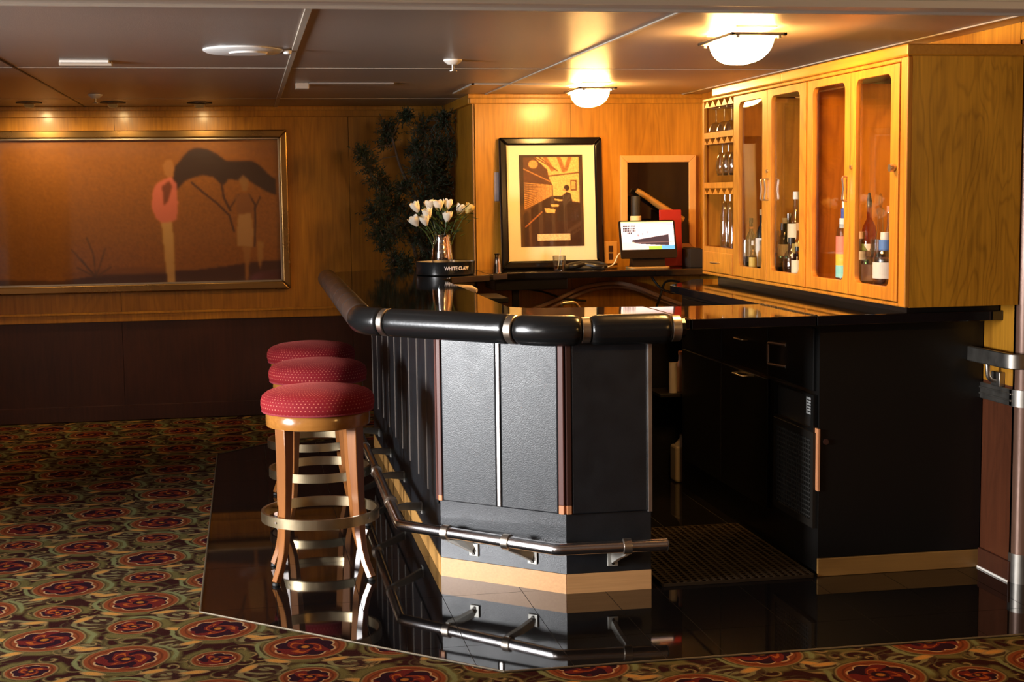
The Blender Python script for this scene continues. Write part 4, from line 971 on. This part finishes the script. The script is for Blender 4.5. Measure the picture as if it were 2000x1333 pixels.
# photograph leaning on the shelf
def leaned(name, label, cat, x, y, z, tilt, rz=0):
    t = thing(name, label, cat, (x, y, z)); t.rotation_euler = (-tilt, 0, rz); return t
ph = leaned('framed_photograph', 'large black framed sepia photograph leaning on the wall', 'picture', 1.975, 9.33, 1.102, .085)
W, Hh = .345, .86; fw_ = .052
mitred(-W, W, 0, Hh, fw_, -.012, .016, mat('black_frame_lacquer', (.005, .004, .004), rough=.16), ph, .012, True)
MB().box(-W + .03, W - .03, .004, .012, .03, Hh - .03).build('mat_board', mat('cream_mat', (.95, .88, .64), rough=.7), ph, local=True)
def paint_photo(u, v):
    x = u * 100; y = v * 138; rng = np.random.RandomState(1)
    img = np.zeros(x.shape + (3,)) + np.array((70, 38, 20)) / 255.
    img = lay(img, soft(pip(x, y, [(5, 2), (94, 2), (94, 72), (50, 66), (46, 40), (20, 20), (5, 12)]), 2), (238, 190, 112))
    img = lay(img, soft(pip(x, y, [(5, 2), (22, 2), (44, 22), (47, 36), (52, 46), (52, 62), (5, 85)]), 1), (92, 52, 26))
    for p in ([(22, 2), (60, 24)], [(30, 2), (57, 22)]): img = lay(img, stroke(x, y, p, .9), (120, 70, 34))
    for p in ([(40, 2), (52, 22)], [(62, 2), (70, 24)], [(80, 4), (74, 22)]): img = lay(img, soft(stroke(x, y, p, 3), 1), (150, 92, 44), .85)
    img = lay(img, stroke(x, y, [(45, 32), (94, 27)], 1.0), (110, 66, 34)); img = lay(img, stroke(x, y, [(5, 20), (48, 40)], .9), (190, 130, 70))
    for k in range(14):
        y0 = 42 + k * 3.0; img = lay(img, stroke(x, y, [(7, y0), (50, 46 + k * 1.15)], .55), (240, 178, 98), .95)
    for k in range(6): img = lay(img, stroke(x, y, [(14 + k * 6.5, 44), (14 + k * 6.5, 84 - k * 5)], .4), (90, 50, 24), .35)
    img = lay(img, soft(np.clip(8 - np.hypot(x - 22, (y - 14) * 1.2), 0, 1), 2), (226, 170, 96), .9)
    img = lay(img, soft(pip(x, y, [(5, 85), (52, 62), (66, 70), (94, 74), (94, 137), (5, 137)]), 1), (58, 28, 14))
    for q in ([(38, 80), (56, 82), (54, 88), (40, 87)], [(48, 74), (62, 75), (60, 78), (49, 78)], [(54, 66), (68, 67), (66, 70), (55, 69)]): img = lay(img, soft(pip(x, y, q), 1), (240, 196, 120))
    img = lay(img, stroke(x, y, [(8, 108), (34, 86)], .9), (186, 112, 60))
    img = lay(img, soft(pip(x, y, [(52, 62), (66, 62), (74, 56), (80, 58), (84, 76), (80, 100), (56, 100), (62, 82), (68, 68), (54, 66)]), 1), (50, 24, 12))
    img = lay(img, np.clip(5 - np.hypot(x - 74, y - 50), 0, 1), (50, 24, 12)); img = lay(img, np.clip(2.6 - np.hypot(x - 70, y - 53), 0, 1), (214, 150, 90))
    img = lay(img, pip(x, y, [(80, 38), (90, 38), (90, 54), (80, 54)]), (120, 74, 38)); img = lay(img, pip(x, y, [(82, 40), (88, 40), (88, 52), (82, 52)]), (220, 168, 98))
    for (a, b_, c, d) in ((0, 5.5, 0, 138), (94, 100, 0, 138), (0, 100, 0, 2.2)): img = lay(img, pip(x, y, [(a, c - 1), (b_ + 1, c - 1), (b_ + 1, d + 1), (a, d + 1)]), (54, 34, 18))
    img = lay(img, pip(x, y, [(26, 119), (78, 119), (78, 129), (26, 129)]), (244, 206, 160))
    return img * (1 + (soft(rng.rand(*x.shape), 1) - .5)[..., None] * .35)
grid_print('photograph', 130, 180, lambda u, v: (-.212 + u * .424, u * 0 + .0015, .745 - v * .600), paint_photo, attr_mat('sepia_print', .6), None)
po = bpy.data.objects['photograph']; po.parent = ph
MB().box(-W + fw_ - .004, W - fw_ + .004, -.004, -.002, fw_ - .004, Hh - fw_ + .004).build('glass', m_pane, ph, local=True)
tag(MB().box(1.605, 1.635, YW - .012, YW, 1.545, 1.735).build('wall_plate', cm((.40, .34, .34), rough=.5), bevel=.003), 'narrow grey plate on the wall left of the black framed photograph', 'wall plate')
# framed square pane, its darkness put into a black colour
mi = thing('wall_window', 'square pane coloured black for its darkness, in a light wood frame on the amber wall', 'window', (2.71, YW, 1.25))
m_mf = wood('mirror_frame_wood', (.55, .27, .07), (.75, .40, .12), rough=.4, coat=.2, figure=.2)
mitred(2.451, 2.971, 1.20, 1.837, .047, YW - .03, YW, m_mf, mi)
MB().box(2.49, 2.93, YW - .012, YW - .006, 1.24, 1.80).build('glass', mat('dark_painted_glass', (.003, .003, .003), rough=.05), mi)
# tablet on its stand
tb = thing('tablet_register', 'lit tablet till on a tilted stand on the back shelf', 'tablet', (2.56, 9.12, 1.10)); tb.rotation_euler = (0, 0, .04)
st_ = MB().prism([(p[0], p[1]) for p in rrect(0, .02, .135, .075, .03)], 0, .012).build('stand_base', mat('gold_plastic_base', (.42, .26, .09), rough=.4), tb, bevel=.003, local=True)
MB().add([(-.11, -.02, .012), (.11, -.02, .012), (.11, .07, .012), (-.11, .07, .012), (-.11, .012, .10), (.11, .012, .10), (.11, .03, .10), (-.11, .03, .10)], [(0, 1, 5, 4), (1, 2, 6, 5), (2, 3, 7, 6), (3, 0, 4, 7), (4, 5, 6, 7), (3, 2, 1, 0)]).build('stand_arm', m_black, tb, local=True)
tilt = .24; ct, sn = math.cos(tilt), math.sin(tilt)
def tl(u, h, d): return (u, -.02 + h * sn + d * ct, .075 + h * ct - d * sn)
pl2 = rrect(0, .118, .19, .125, .012); b = MB(); n = len(pl2)
b.add([tl(p[0], p[1], 0) for p in pl2] + [tl(p[0], p[1], .012) for p in pl2], [tuple(range(n)), tuple(range(2 * n - 1, n - 1, -1))] + [(i, i + n, (i + 1) % n + n, (i + 1) % n) for i in range(n)]).build('tablet_body', m_black, tb, local=True)
def paint_screen(u, v):
    x = u * 178; y = v * 90; img = np.zeros(x.shape + (3,)) + np.array((232, 226, 236)) / 255.
    img = lay(img, soft(pip(x, y, [(50, -1), (180, -1), (180, 14), (110, 10), (50, 8)]), 4), (176, 160, 200), .8); img = lay(img, np.clip(4 - y, 0, 1), (250, 226, 150))
    img = lay(img, soft(pip(x, y, [(34, 60), (160, 42), (160, 78), (60, 72), (34, 68)]), 1), (54, 48, 58)); img = lay(img, stroke(x, y, [(0, 68), (178, 66)], .8), (120, 100, 100))
    img = lay(img, soft(pip(x, y, [(-1, 68), (40, 66), (60, 76), (160, 78), (160, 90), (-1, 90)]), 2), (244, 222, 196))
    img = lay(img, pip(x, y, [(90, 80), (134, 79), (134, 91), (90, 91)]), (136, 178, 76)); img = lay(img, pip(x, y, [(134, 78), (180, 77), (180, 91), (134, 91)]), (88, 158, 214))
    for r in range(4):
        for c in range(8 if r < 3 else 3):
            cx_ = 6 + c * 5.6 + (14 if r == 3 else 0); img = lay(img, pip(x, y, [(cx_, 12 + r * 7.5), (cx_ + 4.4, 12 + r * 7.5), (cx_ + 4.4, 17.5 + r * 7.5), (cx_, 17.5 + r * 7.5)]), (44, 36, 52))
    for (a, b_) in ((56, 42), (72, 38), (90, 32)): img = lay(img, stroke(x, y, [(a, b_), (a, b_ + 5)], 1.3), (160, 60, 60))
    return img
def scr(u, v):
    U = -.178 + u * .356; Hq = .235 - v * .185; return (U, -.0215 + Hq * sn, .075 + Hq * ct)
so = grid_print('screen', 180, 92, scr, paint_screen, attr_mat('lit_screen', .4, emit=1.1), None); so.parent = tb
fo = leaned('red_folder', 'red folder standing behind the tablet', 'folder', 2.765, 9.29, 1.101, .08)
MB().box(-.075, .075, 0, .008, 0, .375).build('back_cover', cm((.42, .018, .012), rough=.5), fo, bevel=.002, local=True)
MB().box(-.072, .073, -.012, -.001, 0.003, .37).build('front_cover', cm((.36, .015, .010), rough=.5), fo, bevel=.002, local=True)
q = thing('canister', 'slim black canister with a cream lower half before the dark window', 'canister', (2.525, 9.30, 1.10))
MB().lathe([(0, 0), (.036, 0), (.036, .335), (.033, .338)], n=20).build('cream_sleeve', cm((.78, .62, .38), rough=.6), q, smooth=True, local=True)
MB().lathe([(.030, .338), (.030, .46), (.026, .468), (0, .468)], n=20, caps=False).build('lid', m_rub, q, smooth=True, local=True)
tb2 = tag(MB().tube([(2.545, 9.35, 1.605), (2.57, 9.35, 1.59), (2.86, 9.36, 1.40)], [.016, .020, .03], 14).build('gold_tube', mat('gold_paper', (.55, .33, .09), rough=.3, metal=.6), smooth=True), 'slanting golden tube leaning between canister and red folder', 'tube')
ob = tag(MB().box(2.84, 2.93, 9.12, 9.32, 1.10, 1.22).box(2.85, 2.92, 9.13, 9.31, 1.22, 1.225).build('card_reader', m_rub, bevel=.008), 'dark box beside the red folder at the cabinet end', 'box')
wo = thing('outlet', 'wooden outlet plate on the wall left of the tablet', 'wall plate', (2.36, YW, 1.2)); MB().box(2.34, 2.43, YW - .012, YW, 1.12, 1.27).build('plate', m_mf, wo, bevel=.004); MB().box(2.37, 2.40, YW - .016, YW - .010, 1.15, 1.19).box(2.37, 2.40, YW - .016, YW - .010, 1.20, 1.24).build('socket', m_dbr, wo)
# small things on the shelf
t = thing('jigger', 'steel hourglass jigger standing left of the photograph', 'jigger', (1.553, 9.06, 1.10))
MB().lathe([(0, .0), (.027, 0), (.020, .06), (.014, .105), (.019, .119), (.017, .119), (.012, .105)], n=20, caps=False).build('cup', m_chrome, t, smooth=True, local=True)
t = thing('tumbler', 'short glass with a straw standing before the photograph', 'glass', (1.955, 9.06, 1.10))
MB().lathe([(0, 0), (.036, 0), (.043, .095), (.044, .097), (.040, .095), (.033, .012), (0, .012)], n=24, caps=False).build('glass_body', m_gl, t, smooth=True, local=True)
MB().lathe([(0, .014), (.033, .014), (.035, .035), (0, .036)], n=20, caps=False).build('drink', thin_glass('pale_drink', (.85, .62, .25), .1), t, smooth=True, local=True)
MB().tube([(-.01, 0, .015), (.012, 0, .145)], .003, 8).build('straw', wcap, t, local=True)
pc = MB(); 
cable('cable_bundle', [(2.0, 9.10, 1.115), (2.06, 9.06, 1.13), (2.13, 9.10, 1.135), (2.20, 9.06, 1.125), (2.27, 9.1, 1.12), (2.24, 9.14, 1.14), (2.12, 9.15, 1.145), (2.02, 9.14, 1.125), (2.08, 9.10, 1.118), (2.25, 9.07, 1.115)], .013, m_cab_b, 'bundle of thick black cable lying between tumbler and tablet', 'cable')
cable('cable', [(2.27, 9.12, 1.11), (2.33, 9.14, 1.13), (2.38, 9.2, 1.19), (2.42, 9.25, 1.2)], .004, wcap, 'thin pale cable curving up behind the tablet', 'cable')

# ------------------------------------------------------------------ tray, vase and flowers on the bar top
TX, TY, TZ = 1.205, 8.93, 1.102
tr = thing('round_tray', 'round black tray with small white lettering at the back of the bar top', 'tray', (TX, TY, TZ))
MB().lathe([(0, 0), (.176, 0), (.180, .004), (.184, .078), (.186, .082), (.181, .082), (.176, .010), (0, .010)], (0, 0, 0), 56, caps=False).build('body', mat('black_tin', (.010, .011, .012), rough=.25, spec=.6), tr, smooth=True, local=True)
MB().lathe([(.1765, .011), (.1805, .079)], (0, 0, 0), 56, caps=False).build('white_lining', cm((.75, .72, .66), rough=.5), tr, smooth=True, local=True)
fc = bpy.data.curves.new('lettering', 'FONT'); fc.body = 'WHITE CLAW'; fc.size = .031; fc.extrude = .0006; fc.align_x = 'CENTER'; fc.offset = .0007
fo_ = bpy.data.objects.new('lettering_tmp', fc); COL.objects.link(fo_)
dg = bpy.context.evaluated_depsgraph_get(); me = bpy.data.meshes.new_from_object(fo_.evaluated_get(dg)); bpy.data.objects.remove(fo_)
a0 = math.radians(-74)
for v in me.vertices:
    x_, y_, z_ = v.co; a = a0 + x_ * .84 / .184; r_ = .1822 + (y_ + .020) * .05 + z_ + .0012; v.co = (r_ * math.cos(a), r_ * math.sin(a), .034 + y_)
me.materials.clear(); me.materials.append(cm((.95, .85, .80), rough=.5)); lo = bpy.data.objects.new('lettering', me); COL.objects.link(lo); lo.parent = tr
vz = thing('steel_vase', 'polished steel vase standing in the round tray', 'vase', (1.185, 8.93, TZ + .0105))
MB().lathe([(0, 0), (.052, 0), (.060, .03), (.066, .09), (.060, .16), (.050, .205), (.053, .235), (.050, .235), (.047, .205), (.05, .02), (0, .02)], n=32, caps=False).build('body', m_chrome, vz, smooth=True, local=True)
fl_pts = [(1.038, 8.90, 1.517), (1.12, 8.93, 1.525), (1.166, 8.90, 1.523), (1.222, 8.92, 1.530), (1.10, 8.87, 1.475), (1.030, 8.88, 1.432), (1.083, 8.86, 1.436), (1.212, 8.88, 1.455), (1.296, 8.95, 1.497), (1.342, 8.93, 1.502)]
wh = ['upper left, facing left', 'upper left of centre', 'top centre', 'top, right of centre', 'in the middle of the bunch', 'lowest at the left', 'lower left, beside the lowest one', 'half open one below the top right', 'left one of the two at the far right', 'yellowish one at the far right']
def petal_mesh(r, h, ph, openn):
    m = MB()
    for k in range(3):
        a0_ = ph + 2 * PI * k / 3; vs = []; fs = []; nu, nv = 7, 6
        for j in range(nv + 1):
            t = j / nv
            for i in range(nu + 1):
                s = (i / nu - .5) * 2; wd = math.sin(PI * min(1, .18 + t * .72)) ** .7; rad = r * (.35 + .8 * math.sin(PI * min(.5 + .12 * openn, t * .62)) + openn * .25 * t * t) * (1 - .10 * s * s)
                aa = a0_ + s * 1.15 * wd; vs.append((rad * math.cos(aa), rad * math.sin(aa), h * (t - .12 * s * s * t)))
        for j in range(nv):
            for i in range(nu): fs.append((j * (nu + 1) + i, j * (nu + 1) + i + 1, (j + 1) * (nu + 1) + i + 1, (j + 1) * (nu + 1) + i))
        m.add(vs, fs)
    return m
m_pet2 = mat('yellow_petal', (.78, .55, .16), rough=.6)
for k, (x, y, z) in enumerate(fl_pts):
    t = thing('white_tulip', 'ivory tulip bloom ' + wh[k], 'flower', (1.185, 8.93, TZ + .05), 0, 'ivory tulips in the steel vase')
    base = Vector((x, y, z - .028)) - t.location; s0_ = Vector(((x - 1.185) * .15, (y - 8.93) * .2, .0)); mid = Vector(((x - 1.185) * .45, (y - 8.93) * .5, .22))
    pts = [s0_.lerp(mid, q) if q <= 1 else None for q in (0, .5, 1)]; cur = []
    for q in range(9):
        u = q / 8; cur.append(s0_ * (1 - u) ** 2 + mid * 2 * u * (1 - u) + base * u * u)
    MB().tube(cur, .0035, 6).build('stem', m_leaf, t, smooth=True, local=True)
    for ph_, sc in ((0, 1.0), (PI / 3, .86)):
        p = petal_mesh(.026 * sc, .066 * (1.02 if sc < 1 else 1), ph_ + k, .5 + .5 * (k % 3))
        o = p.build('petals', m_pet2 if k in (9,) else m_petal, t, smooth=True, local=True); o.location = base; o.rotation_euler = ((y - 8.93) * -3, (x - 1.185) * 3.2, 0)
lf = thing('vase_greenery', 'green leaves between the tulips in the steel vase', 'foliage', (1.185, 8.93, TZ + .05))
m = MB(); rnd = random.Random(4)
def leafblade(m, p, d, L, wd, up_=Vector((0, 0, 1))):
    d = d.normalized(); s = d.cross(up_).normalized(); nrm = s.cross(d)
    pts = [p, p + d * L * .35 + s * wd * .5 + nrm * .1 * wd, p + d * L, p + d * L * .35 - s * wd * .5 + nrm * .1 * wd, p + d * L * .5 - nrm * wd * .12]
    m.add(pts, [(0, 1, 4), (1, 2, 4), (2, 3, 4), (3, 0, 4)])
for k in range(150):
    a = rnd.uniform(0, 2 * PI); h_ = rnd.uniform(.18, .36); r_ = rnd.uniform(.01, .16) * h_ / .33
    p = Vector((r_ * math.cos(a) * 1.1 + .02, r_ * math.sin(a) * .8, h_)); leafblade(m, p, Vector((math.cos(a), math.sin(a), rnd.uniform(-.3, 1.2))), rnd.uniform(.03, .07), rnd.uniform(.012, .022))
o = m.build('leaves', m_leaf, lf, local=True); o['kind'] = 'stuff'

# ------------------------------------------------------------------ tall artificial tree in the corner behind the bar
pt = thing('potted_tree', 'tall dark leafy tree with crooked stems in the corner behind the bar', 'potted plant', (1.15, 10.35, 0))
MB().lathe([(0, 0), (.12, 0), (.155, .26), (.165, .28), (.15, .28), (.14, .25), (0, .25)], n=24, caps=False).build('pot', m_rub, pt, smooth=True, local=True)
rnd = random.Random(12)
tips = []
def branch(pts, r0, r1, nm='stem'):
    pts = [Vector(p) - Vector((1.15, 10.35, 0)) for p in pts]; out = []
    n = len(pts)
    for i in range(n - 1):
        p0 = pts[max(i - 1, 0)]; p1 = pts[i]; p2 = pts[i + 1]; p3 = pts[min(i + 2, n - 1)]
        for k in range(6):
            t = k / 6; out.append(.5 * ((2 * p1) + (-p0 + p2) * t + (2 * p0 - 5 * p1 + 4 * p2 - p3) * t * t + (-p0 + 3 * p1 - 3 * p2 + p3) * t ** 3))
    out.append(pts[-1]); rs = [r0 + (r1 - r0) * i / (len(out) - 1) for i in range(len(out))]
    MB().tube(out, rs, 8).build(nm, m_stem, pt, smooth=True, local=True); return out
S = [branch([(1.17, 10.35, .24), (1.22, 10.33, .8), (1.16, 10.3, 1.25), (1.03, 10.28, 1.45), (.98, 10.25, 1.62)], .018, .008),
     branch([(1.15, 10.37, .24), (1.24, 10.3, 1.0), (1.20, 10.28, 1.5), (1.08, 10.25, 1.78), (1.02, 10.22, 2.0)], .020, .007),
     branch([(1.13, 10.33, .24), (1.22, 10.36, 1.1), (1.27, 10.3, 1.45), (1.25, 10.26, 1.65), (1.20, 10.25, 1.85)], .018, .006),
     branch([(1.18, 10.38, .24), (1.28, 10.36, 1.2), (1.33, 10.3, 1.7), (1.30, 10.26, 2.05)], .018, .006),
     branch([(1.20, 10.34, .24), (1.12, 10.3, .9), (1.02, 10.25, 1.15), (.92, 10.2, 1.35)], .014, .005)]
clumps = [(.80, 1.88, .10), (.86, 1.80, .10), (1.0, 2.06, .10), (.98, 1.98, .09), (.92, 1.70, .11), (1.25, 2.06, .13), (1.33, 1.95, .14), (1.24, 1.85, .14), (1.36, 1.78, .12), (1.18, 1.75, .12), (1.30, 1.65, .14), (1.22, 1.55, .12), (1.38, 1.50, .10), (1.34, 1.38, .10),
          (.93, 1.55, .10), (.88, 1.47, .11), (.97, 1.42, .12), (1.05, 1.52, .10), (.92, 1.34, .11), (1.02, 1.32, .12), (1.12, 1.40, .12), (.95, 1.25, .08), (1.20, 1.30, .12), (1.02, 1.14, .09), (1.10, 1.12, .07), (1.08, 1.64, .09), (.97, 1.62, .08), (1.35, 1.25, .09), (1.38, 2.1, .12), (1.40, 1.66, .13), (1.28, 1.74, .13), (1.40, 1.9, .12), (1.18, 1.92, .10), (1.30, 1.46, .12), (1.12, 2.14, .07), (1.36, 1.12, .10), (1.26, 1.2, .11)]
m = MB(); tw = MB()
for cx_, cz_, cr in clumps:
    c = Vector((cx_ - 1.15, rnd.uniform(-.22, -.05), cz_)); c.x = min(c.x, .25)
    near = min((q for s in S for q in s), key=lambda q: (q - c).length)
    tw.tube([near, near.lerp(c, .5) + Vector((0, 0, .02)), c], [.005, .004, .002], 5)
    for k in range(64):
        d = Vector((rnd.gauss(0, 1), rnd.gauss(0, .8), rnd.gauss(0, 1))).normalized(); L = cr * rnd.uniform(.45, 1.1)
        tw.tube([c, c + d * L], [.0018, .001], 3, False)
        for j in range(9):
            q = c + d * L * (.25 + .75 * j / 8); e_ = (d + Vector((rnd.gauss(0, .8), rnd.gauss(0, .8), rnd.gauss(0, .8)))).normalized()
            leafblade(m, q, e_, rnd.uniform(.016, .032), rnd.uniform(.006, .010), Vector((rnd.random(), rnd.random(), 1)))
m.v = [(min(v[0], .305), v[1], min(v[2], 2.225)) for v in m.v]; tw.v = [(min(v[0], .305), v[1], min(v[2], 2.225)) for v in tw.v]
tw.build('twigs', m_stem, pt, local=True)['kind'] = 'stuff'
o = m.build('foliage', m_leafd, pt, local=True); o['kind'] = 'stuff'

# ------------------------------------------------------------------ aisle: rubber mat, jug and bottles, wall handrail
mt = MB(); x0, x1, y0, y1 = 1.62, 2.26, 5.56, 6.52
for k in range(31): mt.box(x0, x1, y0 + k * (y1 - y0) / 30 - .005, y0 + k * (y1 - y0) / 30 + .005, .001, .013)
for k in range(21): mt.box(x0 + k * (x1 - x0) / 20 - .006, x0 + k * (x1 - x0) / 20 + .006, y0, y1, .001, .0145)
tag(mt.build('rubber_mat', mat('brown_rubber', (.022, .012, .005), rough=.8, spec=.1), bevel=0), 'open grid rubber mat on the floor of the bar aisle', 'mat')
bottle(2.33, 7.66, .50, .22, .03, 'bordeaux', cm((.35, .2, .14), rough=.3), 'slim pale bottle with orange cap on the aisle shelf', cm((.5, .16, .05), rough=.5), grp='bottles in the dark aisle')
bottle(2.27, 7.60, .50, .17, .022, 'cylinder', cm((.42, .36, .30), rough=.4), 'small white tube bottle beside the orange capped one', grp='bottles in the dark aisle')
sl = thing('aisle_shelf', 'low black shelf at the end of the bar aisle', 'shelf', (2.35, 7.7, .49)); MB().box(2.18, 2.48, 7.53, 7.8, .485, .50).build('board', m_dark, sl); MB().box(2.20, 2.46, 7.76, 7.79, .0, .485).build('leg_panel', m_black, sl)
jg = thing('plastic_jug', 'square plastic jug on the aisle floor', 'jug', (2.34, 7.68, .0))
MB().prism(rrect(2.34, 7.64, .06, .06, .02), 0, .20).build('body', cm((.30, .24, .17), rough=.4), jg, bevel=.012); MB().lathe([(.05, .2), (.02, .24), (.02, .26)], (2.34, 7.64, 0), 14).build('neck', cm((.30, .24, .17), rough=.4), jg, smooth=True)
hr = thing('hand_rail', 'brushed metal hand rail on brackets at the right wall', 'rail', (2.96, 5.45, .91))
pts = path_fillet([(2.945, 5.62, .912), (2.945, 5.225, .912), (3.6, 5.225, .912)], .06, 8)
MB().sweep(pts, (.062, .018), (0, 0, 1)).build('bar', m_pewter, hr, smooth=True, bevel=.004)
MB().tube(path_fillet([(2.95, 5.43, .885), (2.955, 5.43, .82), (2.995, 5.43, .81)], .02, 5), .010, 10).box(2.985, 3.01, 5.395, 5.465, .79, .85).build('bracket', m_pewter, hr, smooth=True, bevel=.003)
# unseen copy of the lamp, added to light the beam and cabinet side
dup(lamp, (3.6, 1.6, HC), 0, 'opal ceiling lamp copy added outside the view to light beam and cabinet side')
